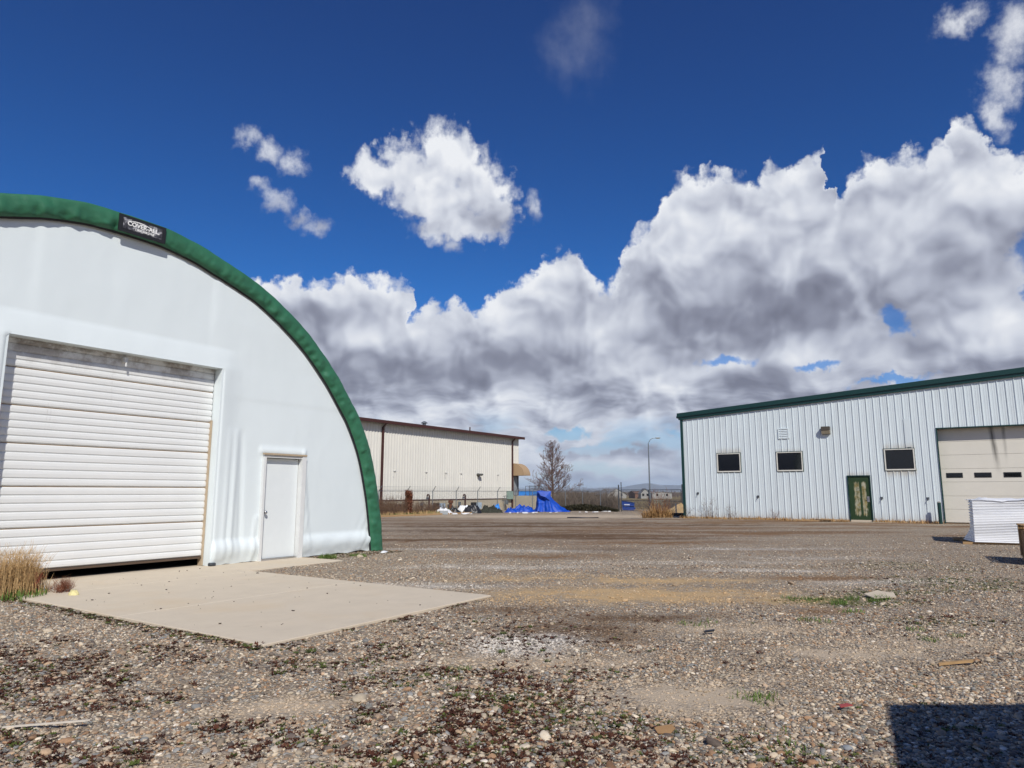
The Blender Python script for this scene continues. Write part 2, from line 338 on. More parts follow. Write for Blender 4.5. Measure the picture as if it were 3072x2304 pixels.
# ------------------------------------------------------------------ shared materials
M_fabric = mat('white_fabric', lin('#dde6e8'), .55, var=.02, vscale=1.2, bump=.02, bscale=6)
M_green_fab = mat('green_fabric', lin('#316a4e'), .5, var=.14, vscale=3., bump=.25, bscale=14)
M_black_fab = mat('black_fabric', (.012,.013,.016), .6, var=.2)
def door_dirt(nt, P, c, b):
    s = nd(nt, 'ShaderNodeSeparateXYZ'); nt.links.new(P, s.inputs[0]); z = X(nt, s.outputs[2]); x = X(nt, s.outputs[0])
    n = X(nt, noise_n(nt, P, 3., 6, .65).outputs[0])
    up = (z + (n-.5)*.6).sstep(3.35, 3.85)
    c = mix_n(nt, up*n.sstep(.38,.6)*.75, c, lin('#6d5a48'))
    mp_ = nd(nt, 'ShaderNodeMapping'); mp_.inputs['Scale'].default_value = (9, 9, .35); nt.links.new(P, mp_.inputs[0])
    st = X(nt, noise_n(nt, mp_.outputs[0], 1., 4, .7).outputs[0])
    c = mix_n(nt, (st.sstep(.6,.75))*z.sstep(1.5, 3.6)*.35, c, lin('#7c7166'))
    return c
M_door_sec = mat('ivory_door_steel', lin('#e3e5e4'), .42, var=.03, vscale=2, fn=door_dirt)
M_joint = mat('rusty_joint', lin('#a98d6c'), .8, var=.3)
M_door_white = mat('white_door_paint', lin('#dfe5e6'), .4, var=.02)
M_frame_white = mat('white_frame_paint', lin('#d9dbda'), .45, var=.05)
M_tan_trim = mat('tan_trim', lin('#b3a188'), .7, var=.15)
M_dark = mat('dark_interior', (.012,.011,.01), .9, var=.2)  # near-black colour stands in for the shade inside openings
M_steel = mat('brushed_steel', (.55,.55,.56), .28, metal=1., var=.1)
M_galv = mat('galvanised_steel', lin('#7f868b'), .5, metal=.6, var=.15, vscale=12)
M_galv_dark = mat('weathered_steel', lin('#4d5258'), .6, metal=.4, var=.2, vscale=12)
def conc_fn(nt, P, c, b):
    n = X(nt, noise_n(nt, P, .7, 6, .6).outputs[0]); n2 = X(nt, noise_n(nt, P, 60, 3, .7).outputs[0])
    c = mix_n(nt, n.sstep(.5,.72)*.5, c, lin('#cdb898')); c = mix_n(nt, n2.sstep(.62,.8)*.35, c, lin('#8d8172'))
    n3 = X(nt, noise_n(nt, P, 2.4, 5, .7).outputs[0])
    return mix_n(nt, n3.sstep(.58,.75)*.3, c, lin('#b5a48c'))
M_conc = mat('concrete', lin('#ccbfaa'), .85, var=.05, vscale=3, spec=.2, bump=.15, bscale=70, fn=conc_fn)
def siding_fn(nt, P, c, b):
    mp_ = nd(nt, 'ShaderNodeMapping'); mp_.inputs['Scale'].default_value = (7, 7, .3); nt.links.new(P, mp_.inputs[0])
    st = X(nt, noise_n(nt, mp_.outputs[0], 1., 5, .7).outputs[0])
    c = mix_n(nt, st.sstep(.5,.72)*.35, c, lin('#a9adae'))
    s = nd(nt, 'ShaderNodeSeparateXYZ'); nt.links.new(P, s.inputs[0]); z = X(nt, s.outputs[2])
    x = X(nt, s.outputs[0])
    for a, b, z0, z1, w in ((-6.85,-5.5,3.40,3.75,.5),(-3.8,-2.5,3.38,3.6,.3),(1.0,2.35,3.36,3.7,.45),(1.0,2.35,2.36,1.95,.6),(-.6,.4,2.15,2.4,.35)):
        m = x.sstep(a-.02, a+.06)*x.sstep(b+.02, b-.06)*(z.sstep(z1, z0) if z1 > z0 else z.sstep(z1, z0))*(z.sstep(z0-.1, z0-.05) if z1 > z0 else z.sstep(z0+.1, z0+.05))
        c = mix_n(nt, m*(st.sstep(.3,.62)*.8+.2)*w, c, lin('#a5906c'))
    return mix_n(nt, z.sstep(.5, -.05)*st.sstep(.35,.6)*.5, c, lin('#a08d78'))
M_siding = mat('white_siding', lin('#d3dde0'), .42, var=.03, vscale=.8, fn=siding_fn, spec=.5)
M_beige = mat('beige_siding', lin('#d9d7cf'), .5, var=.04, vscale=.6)
M_trim_green = mat('dark_green_trim', lin('#0d3734'), .4, var=.1, spec=.5)
M_brown = mat('brown_trim', lin('#45251f'), .5, var=.12)
M_soffit = mat('grey_soffit', lin('#8a8880'), .7, var=.08)
M_glass = mat('dark_glass', (.008,.009,.011), .06, var=.3, spec=.5)
M_wood = mat('pale_wood', lin('#a98a62'), .8, var=.25, vscale=8, stretch=(1,8,8))
M_plastic_w = mat('white_plastic', lin('#e6e8ea'), .35, var=.03, spec=.5)
M_plastic_b = mat('black_plastic', (.018,.019,.022), .4, var=.4, vscale=9)
M_blue = mat('blue_tarp', lin('#0a46ae'), .5, var=.35, vscale=3, spec=.3, bump=.3, bscale=7)
M_lightblue = mat('light_blue_plastic', lin('#2f86d8'), .45, var=.2)
M_cardboard = mat('cardboard', lin('#9b7a55'), .85, var=.12, vscale=5)
M_drygrass = mat('dry_grass', lin('#c0a071'), .8, var=.3, vscale=20)
M_reed = mat('dry_reed', lin('#b08c5c'), .8, var=.35, vscale=9)
M_redweed = mat('reddish_weed', lin('#7a4a34'), .85, var=.35, vscale=9)
M_brownweed = mat('brown_weed', lin('#6a5240'), .85, var=.35, vscale=9)
M_green_grass = mat('green_grass', lin('#5a7231'), .75, var=.35, vscale=6)
M_bark = mat('grey_bark', lin('#5c4c42'), .9, var=.25, vscale=8)
M_twig = mat('twig_bark', lin('#77615a'), .9, var=.25, vscale=3)
M_brush = mat('grey_brush', lin('#6b5f53'), .9, var=.35, vscale=.8)
M_stone = mat('pale_stone', lin('#b3a690'), .85, var=.15, vscale=20, bump=.3)
# ------------------------------------------------------------------ white fabric arch building
OT = Vector((-5.11, 14.02, 0))
arch = thing('arch_building', 'white fabric building with a round green-edged arch front and ribbed roll-up door', 'building', OT, RZ_A)
APX = -3.07
OUT = [(0,6.20),(.40,6.195),(.76,6.17),(1.32,6.07),(1.69,5.96),(2.35,5.75),(3.01,5.48),(4.0,4.86),(4.77,4.16),(5.31,3.52),(5.63,3.1),(5.99,2.42),(6.25,1.63),(6.42,.87),(6.55,-.05)]
def cat(P, t):
    n = len(P)-1; x = t*n; i = min(int(x), n-1); u = x-i
    p0, p1, p2, p3 = P[max(i-1,0)] if i > 0 else (-P[1][0], P[1][1]), P[i], P[i+1], P[min(i+2, n)]
    return tuple(.5*((2*p1[k])+(-p0[k]+p2[k])*u+(2*p0[k]-5*p1[k]+4*p2[k]-p3[k])*u*u+(-p0[k]+3*p1[k]-3*p2[k]+p3[k])*u**3) for k in (0,1))
half = [cat(OUT, i/200) for i in range(201)]
prof = [(APX-x, z) for x, z in reversed(half)] + [(APX+x, z) for x, z in half[1:]]
# resample evenly
pa = np.array(prof); seg = np.r_[0, np.cumsum(np.hypot(*np.diff(pa, axis=0).T))]
NA = 520; tt = np.linspace(0, seg[-1], NA); pa = np.stack([np.interp(tt, seg, pa[:,0]), np.interp(tt, seg, pa[:,1])], 1)
tg = np.gradient(pa, axis=0); tg /= np.hypot(*tg.T)[:, None]; nrm = np.stack([-tg[:,1], tg[:,0]], 1)   # outward (up/right)
nrm *= np.sign((nrm*(pa-np.array([APX, 0]))).sum(1))[:, None]
def z_in(s):   # height of the arch underside at s
    return float(np.interp(abs(s-APX), [h[0]-.22*(h[0]/6.55) for h in half], [h[1]-.22 for h in half], right=-9))
# green puffed edge: cross-section swept round the arch
mb = MB(); K = 13
for j in range(NA):
    arc = tt[j]
    for k in range(K):
        u = k/(K-1)                                     # 0 inner edge .. 1 outer edge
        r = -.355+.375*u
        puck = (fbm(arc*6.5, u*1.2, 3.3, 4)*.055*(1-u)*min(1,u*6) + fbm(arc*2.2, u*2, 9.1, 3)*.022*u + .02*math.sin(arc*21+2*math.sin(arc*3))*max(0,.4-u)*2*min(1,u*6))
        y = -.03-.10*math.sin(math.pi*min(1, .12+u*.75))**.7 + puck
        if k == 0: y = -.045
        if k == K-1: y = .06
        rr = r + (fbm(arc*4, 5.5, 1, 3)*.004 if k == 0 else 0)
        mb.v.append((pa[j,0]+nrm[j,0]*rr, y, pa[j,1]+nrm[j,1]*rr))
for j in range(NA-1):
    for k in range(K-1): mb.f.append((j*K+k, j*K+k+1, (j+1)*K+k+1, (j+1)*K+k))
mb.build('arch_trim', M_green_fab, arch, smooth=True)
mb = MB(); 
for j in range(NA):
    for r, y in ((-.385,-.03),(-.352,-.05)): mb.v.append((pa[j,0]+nrm[j,0]*r, y, pa[j,1]+nrm[j,1]*r))
for j in range(NA-1): mb.f.append((2*j, 2*j+1, 2*j+3, 2*j+2))
mb.build('trim_hem', M_black_fab, arch)
# roof membrane and its steel arches' far end
mb = MB()
for j in range(0, NA, 4):
    for y in np.linspace(.05, 20, 9): mb.v.append((pa[j,0]+nrm[j,0]*.03, y, pa[j,1]+nrm[j,1]*.03))
nj = len(range(0, NA, 4))
for j in range(nj-1):
    for k in range(8): mb.f.append((j*9+k, j*9+k+1, (j+1)*9+k+1, (j+1)*9+k))
mb.f.append(tuple(j*9+8 for j in range(nj)))
mb.build('roof_membrane', mat('white_roof_fabric', lin('#d8dde0'), .5, var=.03), arch, smooth=True)
# end wall of fabric, as a cloth grid with the two openings left out
GS0, GS1, GZ = -4.66, -1.06, 3.76          # roll-up door opening
DS0, DS1, DZ = .0, 1.0, 2.13               # small door opening (inside its frame)
def axis(lo, hi, step, keys):
    ks = sorted(set([lo, hi]+[k for k in keys if lo < k < hi])); out = []
    for a, b in zip(ks, ks[1:]):
        n = max(1, int(round((b-a)/step))); out += [a+(b-a)*i/n for i in range(n)]
    return out+[hi]
sx_ = axis(APX-6.4, APX+6.47, .045, [GS0, GS1, DS0, DS1]); sz_ = axis(0., 6.05, .045, [GZ, DZ, .16])
def gs(x, c, w): return math.exp(-((x-c)/w)**2)
def fabric_y(s, z):
    y = .015*fbm(s*.35, z*.35, 2.2, 2)
    # wrapped header over the roll-up door, and the box-out round its jambs
    inx = 1/(1+math.exp(-(s-(GS0-.2))/.09))*1/(1+math.exp((s-(GS1+.25))/.09))
    h = z-GZ
    if h > -.02: y -= inx*.06*max(0, 1-max(0, h)/.40)**.8 if h < .40 else 0
    jam = gs(s, GS1, .33) if s > GS1 else (gs(s, GS0, .33) if s < GS0 else 1)
    if z < GZ+.4 and (s > GS1 or s < GS0): y -= max(0, .06*jam*min(1, max(0, (GZ+.4-z)/.4))-max(0, inx*.06*max(0, 1-max(0, h)/.40)**.8 if -.02 < h < .4 else 0))
    # seams
    for c in (-4.37, -1.30): 
        if z > 3.9: y -= (.016/(1+math.exp(-(s-c)/.03)) - .008)*min(1, (z-3.9)/.8)
    # gathers between the door openings, pulled tight toward the foot
    if GS1 < s < DS0 and z < 2.6:
        k = (z/2.6)
        for c, a in ((-.62,.05),(-.50,-.035),(-.78,.03)): y -= a*gs(s, c+.10*(1-k)*(1 if c > -.6 else -.3), .035+.02*k)*(1-k)**.4*(1 if z > .42 else max(0, z/.42))
    # skirt along the ground bellies out
    sk = max(0, 1-z/.46)
    if s > GS1: y -= .085*math.sin(math.pi*min(1, z/.46)**1.3)*(.8+.3*fbm(s*1.2, 3., 0, 2)) if z < .46 else 0
    if s > GS1 and z < .5: y += .016*fbm(s*3.2, z*5, 4., 3)*(1-z/.5)
    # folds falling from the small door's head
    if DS1 < s < DS1+.5 and z < 2.25:
        k = 1-z/2.25
        for i in range(4):
            c = DS1+.02+.09*i*k+.03; y -= .030*gs(s, c, .018+.012*k)*(.3+.7*math.sin(math.pi*min(1, z/2.2)))
    if DS0-.25 < s < DS0 and z < .9: y -= .03*gs(s, DS0-.06-.1*(1-z/.9), .03)
    y -= .03*gs(z, DZ+.08, .07)*(1 if -.05 < s < 1.1 else 0)
    if s > GS1: y -= .006/(1+math.exp(-(z-3.22)/.012))*min(1, (s-GS1)/.6)
    # corner by the arch foot
    if s > 2.6 and z < 1.1: y += .05*fbm(s*9-z*5, z*1.4, 7, 3)*max(0, (s-2.6)/.8)*(1-z/1.1)
    y += .004*fbm(s*2.4, z*1.1, 8, 3)
    return y+.02
mb = MB(); idx = {}
def vid(i, j):
    if (i, j) not in idx:
        idx[i, j] = len(mb.v); mb.v.append((sx_[i], fabric_y(sx_[i], sz_[j]), sz_[j] + (.03*fbm(sx_[i]*2, 0, 1) if j == 0 else 0)))
    return idx[i, j]
for i in range(len(sx_)-1):
    for j in range(len(sz_)-1):
        cs, cz = (sx_[i]+sx_[i+1])/2, (sz_[j]+sz_[j+1])/2
        if GS0 < cs < GS1 and cz < GZ: continue
        if DS0 < cs < DS1 and cz < DZ: continue
        if cz > z_in(cs)+.02: continue
        mb.f.append((vid(i,j), vid(i+1,j), vid(i+1,j+1), vid(i,j+1)))
mb.build('end_wall', M_fabric, arch, smooth=True)
mb = MB().box(APX-6.1, GS0, -.035, -.028, 3.28, 3.29).box(GS1, 2.1, -.05, -.042, 3.28, 3.288)
# returns of the fabric round the openings
mb = MB().add([(GS0,-.04,GZ),(GS1,-.04,GZ),(GS1,.32,GZ),(GS0,.32,GZ)], [(0,1,2,3)])
mb.box(GS0-.03, GS0, -.03, .32, 0, GZ).box(GS1, GS1+.03, -.03, .32, 0, GZ)
mb.build('opening_return', M_fabric, arch)
MB().box(GS1-.035, GS1-.005, .17, .30, 0, 2.75).build('door_jamb', M_tan_trim, arch)
MB().box(GS0+.005, GS0+.07, .16, .30, 0, 2.95).build('door_jamb', M_tan_trim, arch)
# roll-up door: six sections of pressed ribs
DJ = [.168,.816,1.455,2.12,2.71,3.30,3.80]
ohd = MB().box(GS0+.01, GS1-.01, .27, .28, .15, 3.85).build('overhead_door', M_door_sec, arch)
for a, b in zip(DJ, DJ[1:]):
    n = 5 if b < 3.5 else 4
    p = [(.235, a+.004)]
    for i in range(n):
        z0 = a+(b-a)*i/n; z1 = a+(b-a)*(i+1)/n
        p += [(.205, z0+.012+(.015 if i == 0 else 0)), (.2, z0+(z1-z0)*.5), (.203, z1-.022)] + ([(.222, z1-.018), (.222, z1-.008)] if i < n-1 else [(.212, z1-.03), (.235, z1-.004)])
    mb = MB(); xs = (GS0+.012, GS1-.012)
    for y, z in p:
        for x in xs: mb.v.append((x, y, z))
    for i in range(len(p)-1): mb.f.append((2*i, 2*i+1, 2*i+3, 2*i+2))
    mb.build('door_section', M_door_sec, ohd)
    if a > .2: MB().box(GS0+.012, GS1-.012, .228, .24, a-.005, a+.006).build('section_joint', M_joint, ohd)
MB().box(GS0+.01, GS1-.01, .19, .26, .135, .168).build('bottom_seal', mat('brown_rubber', lin('#5a4a3c'), .8), ohd)
MB().box(-2.86, -2.80, .10, .22, 3.62, 3.70).tube([(-2.83,.1,3.62),(-2.83,.1,3.54)], .015).build('pull_bracket', M_frame_white, ohd)
MB().box(-4.9, 2.0, .5, 6, 0, .01).build('inside_floor', M_dark, arch)
MB().box(GS0-.3, GS1+.3, 1.6, 1.62, 0, 4).build('inside_shade_sheet', M_dark, arch)  # added black sheet, stands in for the dark behind the door gap
# crumpled grey corner by the jamb foot
MB().box(GS1-.02, GS1+.1, -.10, -.0, 0, .06, .02).build('foot_bracket', M_galv_dark, arch)
# small door
pd = MB().box(.065, .945, .05, .09, .03, 2.065, .006).build('small_door', M_door_white, arch)
MB().box(0, .055, -.06, .12, 0, DZ).box(.955, 1.0, -.06, .12, 0, DZ).box(.055, .955, -.06, .12, 2.075, DZ).build('door_frame', M_frame_white, arch)
MB().box(.955, 1.06, -.08, -.058, 0, DZ+.01).build('hinge_plate', M_frame_white, arch)
MB().box(-.03, 1.06, -.095, -.03, DZ+.0, DZ+.035).build('drip_cap', M_tan_trim, arch)
kn = MB(); 
for r, y in (((.036),.05),(.036,.04),(.014,.035),(.014,.0),(.03,-.01),(.034,-.025),(.028,-.04),(.001,-.044)):
    for k in range(14): kn.v.append((.13+r*math.cos(k*math.pi/7), y, .96+r*math.sin(k*math.pi/7)))
for i in range(7):
    for k in range(14): kn.f.append((i*14+k, i*14+(k+1)%14, (i+1)*14+(k+1)%14, (i+1)*14+k))
kn.build('door_knob', M_steel, pd, smooth=True)
MB().box(.055, .955, -.02, .14, 0, .03).build('threshold', M_steel, arch)
# sign on the green edge
def banner_print(nt, P, c, b):
    n = X(nt, noise_n(nt, P, 7, 3, .5, 1.0).outputs[0])
    return ramp_n(nt, n, [(.40,(.02,.02,.025)),(.52,(.07,.07,.08)),(.60,(.30,.30,.32)),(.68,(.45,.45,.46)),(.76,(.1,.1,.11))])
M_print = mat('silver_print', (.4,.4,.4), .5, fn=banner_print)
sgn = thing('arch_sign', None, None); sgn.parent = arch
sgn.location = (-2.875, -.15, 6.0); sgn.rotation_euler = (0, R(.2), 0); sgn.name = 'sign_banner'
MB().box(-.415, .415, -.006, .02, -.15, .15).build('banner_border', M_black_fab, sgn)
MB().box(-.345, .345, -.010, -.004, -.095, .10).build('banner_print', M_print, sgn)
def text_obj(txt, size, m, parent, loc, shear=0, name='lettering', bold=.0, sx=1.):
    cu = bpy.data.curves.new('t', 'FONT'); cu.body = txt; cu.size = size; cu.extrude = .0015; cu.offset = bold; cu.align_x = 'CENTER'; cu.shear = shear
    o = bpy.data.objects.new('t', cu); COL.objects.link(o); bpy.context.view_layer.update()
    me = bpy.data.meshes.new_from_object(o.evaluated_get(bpy.context.evaluated_depsgraph_get()))
    bpy.data.objects.remove(o); bpy.data.curves.remove(cu)
    for v in me.vertices: v.co = Vector((v.co.x*sx, -v.co.z, v.co.y))
    me.materials.clear(); me.materials.append(m)
    r = bpy.data.objects.new(name, me); COL.objects.link(r); r.parent = parent; r.location = loc
    return r
M_letter = mat('white_print', (.82,.82,.8), .5, var=.02)
text_obj('COVER-ALL.', .105, M_letter, sgn, (.01,-.013,-.018), bold=.0035)
text_obj('1.800.268.3768', .056, M_letter, sgn, (.03,-.013,-.078), bold=.0015)
sw = MB(); N_ = 30
for i in range(N_+1):
    t = i/N_; x = -.27+.56*t; z = .015+.07*math.sin(math.pi*min(1, .15+t*.85))**.8 - .05*t*t; w = .016*math.sin(math.pi*min(1, t*.9+.08))+.002
    sw.v += [(x, -.0125, z-w/2), (x, -.0125, z+w/2)]
for i in range(N_): sw.f.append((2*i, 2*i+2, 2*i+3, 2*i+1))
sw.build('swoosh', M_letter, sgn)
# ------------------------------------------------------------------ concrete apron
apron = bpy.data.objects.new('concrete_apron', None); COL.objects.link(apron); apron.location = OT; apron.rotation_euler = (0,0,RZ_A); apron['kind'] = 'structure'
for x0, x1, y0, y1 in ((-4.70,-1.10,-1.413,.45),(-4.70,-1.10,-3.943,-1.437),(-4.70,-1.10,-6.52,-3.967),(-1.09,1.10,-1.28,.12)):
    MB().box(x0, x1, y0, y1, -.12, 0, .008).build('slab', M_conc, apron)
for y0 in (-1.425, -3.955): MB().box(-4.70, -1.10, y0-.012, y0+.012, -.1, -.0015).build('joint_filler', mat('joint_sand', lin('#d9ccb6'), .9, var=.2, vscale=20), apron)
# ------------------------------------------------------------------ white metal shed on the right
K_ = .887
OR = Vector((16.61, 32.71, 0))
shed = thing('metal_shed', 'white ribbed metal building with dark green trim, three windows and a green door', 'building', OR, RZ_B)
SL = -8.72; SR = 20.0; RIDGE = 9.5
def roof_z(s): return 5.50+.0665*(s-SL) if s <= RIDGE else 5.50+.0665*(2*RIDGE-SL-s)
WIN = [(-6.81,-5.58,2.40,3.38),(-3.78,-2.54,2.40,3.36),(1.06,2.29,2.36,3.35)]
DOOR = (-.60,.40,0,2.15); GAR = (3.21,7.5,0,4.24); GAR2 = (10.5,14.8,0,4.24)
OPEN = WIN+[DOOR, GAR, GAR2]
def siding(parent, s0, s1, pitch, ztop, z0, opens, material, sheet=3, rib=.03, minor=.005, name='wall_panel', wide=1.):
    n = int(math.ceil((s1-s0)/(pitch*sheet)))
    for q in range(n):
        a = s0+q*pitch*sheet; e = min(s1, a+pitch*sheet-.003); pr = []
        for r in range(sheet):
            b = a+r*pitch
            for dx_, y in ((0,0),(.012*wide,-rib),(.042*wide,-rib),(.054*wide,0),(.135,0),(.143,-minor),(.160,-minor),(.168,0),(.222,0),(.230,-minor),(.247,-minor),(.255,0)):
                dx2 = dx_*pitch/.305
                if b+dx2 < e: pr.append((b+dx2, y))
        pr.append((e, 0))
        ks = sorted({k for o in opens for k in o[:2] if a < k < e})
        for k in ks:
            xs_ = [p[0] for p in pr]; ys_ = [p[1] for p in pr]; pr.append((k, float(np.interp(k, xs_, ys_)))); pr.sort()
        mb = MB()
        for (x0, y0), (x1, y1) in zip(pr, pr[1:]):
            if x1-x0 < 1e-6: continue
            cm = (x0+x1)/2; iv = [(z0, None)]; cuts = sorted([(o[2], o[3]) for o in opens if o[0] < cm < o[1]])
            zs = z0; segs = []
            for c0, c1 in cuts:
                if c0 > zs+.001: segs.append((zs, c0, False))
                zs = c1
            segs.append((zs, 0, True))
            for b0, b1, tp in segs:
                t0, t1 = (ztop(x0), ztop(x1)) if tp else (b1, b1)
                mb.add([(x0,y0,b0),(x1,y1,b0),(x1,y1,t1),(x0,y0,t0)], [(0,1,2,3)])
        if mb.f: mb.build(name, material, parent, fix=False)
siding(shed, SL+.02, SR, .305, roof_z, .06, OPEN, M_siding)
# building body behind the skin: side walls, back, roof
mb = MB(); D_ = 24
mb.box(SL, SL+.12, .03, D_, 0, roof_z(SL)-.02).box(SR-.12, SR, .03, D_, 0, roof_z(SR)-.02).box(SL+.12, SR-.12, D_-.12, D_, 0, 5.4)
mb.build('side_wall', M_siding, shed)
def slab_along(mb, x0, x1, y0, y1, off0, off1, zf):
    v = []
    for x in (x0, x1):
        for y in (y0, y1):
            for o in (off0, off1): v.append((x, y, zf(x)+o))
    mb.add(v, [(0,1,3,2),(4,6,7,5),(0,4,5,1),(2,3,7,6),(0,2,6,4),(1,5,7,3)])
for x0, x1 in ((SL-.1, RIDGE), (RIDGE, SR+.1)):
    mb = MB(); slab_along(mb, x0, x1, -.02, D_, .01, .06, roof_z); mb.build('roof', mat('galvalume_roof', lin('#b9bfc2'), .4, metal=.4), shed)
    mb = MB(); slab_along(mb, x0-(.06 if x0 < 0 else 0), x1, -.16, .02, -.05, .17, roof_z); slab_along(mb, x0, x1, -.10, 0, -.20, -.05, roof_z)
    mb.build('rake_trim', M_trim_green, shed)
MB().box(SL-.03, SL+.11, -.055, .1, 0, roof_z(SL)-.1).build('corner_trim', M_trim_green, shed)
MB().prism([(SL-.22,5.40),(SL-.02,5.40),(SL-.02,5.55),(SL-.2,5.55)], -.1, D_).build('gutter', M_trim_green, shed)
MB().box(SL+.02, GAR[0], -.01, .25, -.1, .06).box(7.5, SR, -.01, .25, -.1, .06).build('footing', M_conc, shed)
M_winframe = mat('cream_window_frame', lin('#d8d6cc'), .5, var=.1)
for a, b, c, d in WIN:
    w = MB().box(a-.03, b+.03, -.03, .08, c-.03, c).box(a-.03, b+.03, -.03, .08, d, d+.03).box(a-.03, a, -.03, .08, c, d).box(b, b+.03, -.03, .08, c, d).build('window', M_trim_green, shed)
    MB().box(a, b, -.045, .03, c, c+.06).box(a, b, -.045, .03, d-.04, d).box(a, a+.05, -.045, .03, c+.06, d-.04).box(b-.05, b, -.045, .03, c+.06, d-.04).build('window_frame', M_winframe, w)
    MB().box(a+.05, b-.05, .0, .012, c+.06, d-.04).build('window_pane', M_glass, w)
    MB().box(a, b, .10, .12, c-.05, d+.05).build('room_shade_sheet', M_dark, w)  # black sheet standing in for the unlit room behind the pane
# louvred vent
vt = MB().box(-3.63, -3.11, -.045, .0, 4.03, 4.07).box(-3.63, -3.11, -.045, .0, 4.51, 4.56).box(-3.63, -3.585, -.045, 0, 4.07, 4.51).box(-3.155, -3.11, -.045, 0, 4.07, 4.51).build('wall_vent', M_siding, shed)
MB().box(-3.585, -3.155, -.008, -.004, 4.07, 4.51).build('vent_back', M_galv_dark, vt)
for i in range(5):
    z = 4.08+i*.086; MB().add([(-3.585,-.04,z),(-3.155,-.04,z),(-3.155,-.012,z+.075),(-3.585,-.012,z+.075)], [(0,1,2,3)]).build('vent_slat', M_siding, vt)
# wall pack light
wl = MB().prism([(0,0),(.38,0),(.38,.36),(0,.36)], -.05, 0).xf(Matrix.Translation((-1.56,0,4.17))).build('wall_light', mat('bronze_housing', lin('#4f4a42'), .5, var=.15), shed)
MB().box(-1.57,-1.17,-.26,-.05,4.36,4.54,.015).build('light_hood', MATS['bronze_housing'], wl)
MB().add([(-1.56,-.24,4.36),(-1.18,-.24,4.36),(-1.18,-.17,4.18),(-1.56,-.17,4.18),(-1.56,-.05,4.36),(-1.18,-.05,4.36),(-1.18,-.05,4.18),(-1.56,-.05,4.18)],[(0,1,2,3),(0,3,7,4),(1,5,6,2),(3,2,6,7)]).build('light_lens', mat('yellowed_lens', lin('#9a917c'), .3, var=.1), wl)
# green door with flaking paint
def flake(nt, P, c, b):
    mp_ = nd(nt, 'ShaderNodeMapping'); mp_.inputs['Scale'].default_value = (16, 16, 3.2); nt.links.new(P, mp_.inputs[0])
    n = X(nt, noise_n(nt, mp_.outputs[0], 1., 7, .75).outputs[0])
    s = nd(nt, 'ShaderNodeSeparateXYZ'); nt.links.new(P, s.inputs[0]); x = X(nt, s.outputs[0]); z = X(nt, s.outputs[2])
    def band(x0, w): return (1.0-((x-x0)/w).op('ABSOLUTE')).max(0.)
    m = (band(-.27,.13)+band(-.13,.10)*.9+band(.12,.16)+band(.02,.06)*.5).min(1.)*z.sstep(.1,.35)*z.sstep(2.0,1.75)
    f = (m*.45 + n*1.0).sstep(.70,.92)
    rustc = ramp_n(nt, noise_n(nt, P, 5., 3).outputs[0], [(.4, lin('#9a8a5a')), (.6, lin('#b7b39c'))])
    return mix_n(nt, f*.9, c, rustc)
gd = MB().box(-.555, .355, .0, .04, .03, 2.10, .005).build('green_door', mat('green_door_paint', lin('#263d21'), .55, var=.15, fn=flake), shed)
MB().box(-.60,-.56,-.05,.06,.0,2.15).box(.36,.40,-.05,.06,0,2.15).box(-.56,.36,-.05,.06,2.105,2.15).build('door_frame', M_trim_green, shed)
MB().box(.20,.30,-.012,0,.90,1.16).tube([(.25,-.012,1.04),(.25,-.06,1.04),(.16,-.06,1.03)], .014, 8).build('door_handle', M_steel, gd)
for z in (.3, 1.05, 1.8): MB().tube([(-.56,-.012,z-.06),(-.56,-.012,z+.06)], .014, 8).build('door_hinge', M_galv_dark, gd)
# sectional door
def gar_fn(nt, P, c, b):
    s = nd(nt, 'ShaderNodeSeparateXYZ'); nt.links.new(P, s.inputs[0]); x = X(nt, s.outputs[0]); z = X(nt, s.outputs[2])
    mp_ = nd(nt, 'ShaderNodeMapping'); mp_.inputs['Scale'].default_value = (14, 1, 1.6); nt.links.new(P, mp_.inputs[0])
    n = X(nt, noise_n(nt, mp_.outputs[0], 1., 6, .7).outputs[0])
    m = (1.0-((x-5.28-(z-4.2)*-.06)/.14).op('ABSOLUTE')).max(0.)*z.sstep(1.9,3.4) + (1.0-((x-5.72)/.09).op('ABSOLUTE')).max(0.)*z.sstep(2.4,4.0)*.7
    return mix_n(nt, (m*.9+ (n-.5)*.9*m.sstep(.02,.3)).clamp()*.85, c, lin('#33312d'))
M_gar = mat('cream_door_steel', lin('#dad6ca'), .5, var=.04, vscale=1.5, fn=gar_fn)
GJ = [.02,.60,1.19,1.81,2.40,3.02,3.62,4.3]
for gx0, gx1 in ((GAR[0], GAR[1]), (GAR2[0], GAR2[1])):
    gdoor = MB().box(gx0, gx1, .42, .43, 0, 4.3).build('sectional_door', M_gar, shed)
    for a, b in zip(GJ, GJ[1:]):
        mb = MB().box(gx0+.02, gx1-.02, .37, .42, a+.004, b-.004, .006); mb.build('door_section', M_gar, gdoor)
    for i in range(4):
        x = gx0+.23+i*1.06
        MB().box(x, x+.63, .352, .372, 2.0, 2.22, .009).build('door_window', M_black_fab, gdoor)
        MB().box(x+.05, x+.58, .344, .353, 2.045, 2.175).build('window_pane', M_glass, gdoor)
    MB().box(gx0, gx0+.05, -.045, .42, 0, 4.24).box(gx1-.05, gx1, -.045, .42, 0, 4.24).box(gx0, gx1, -.045, .42, 4.2, 4.245).build('door_reveal', M_trim_green, shed)
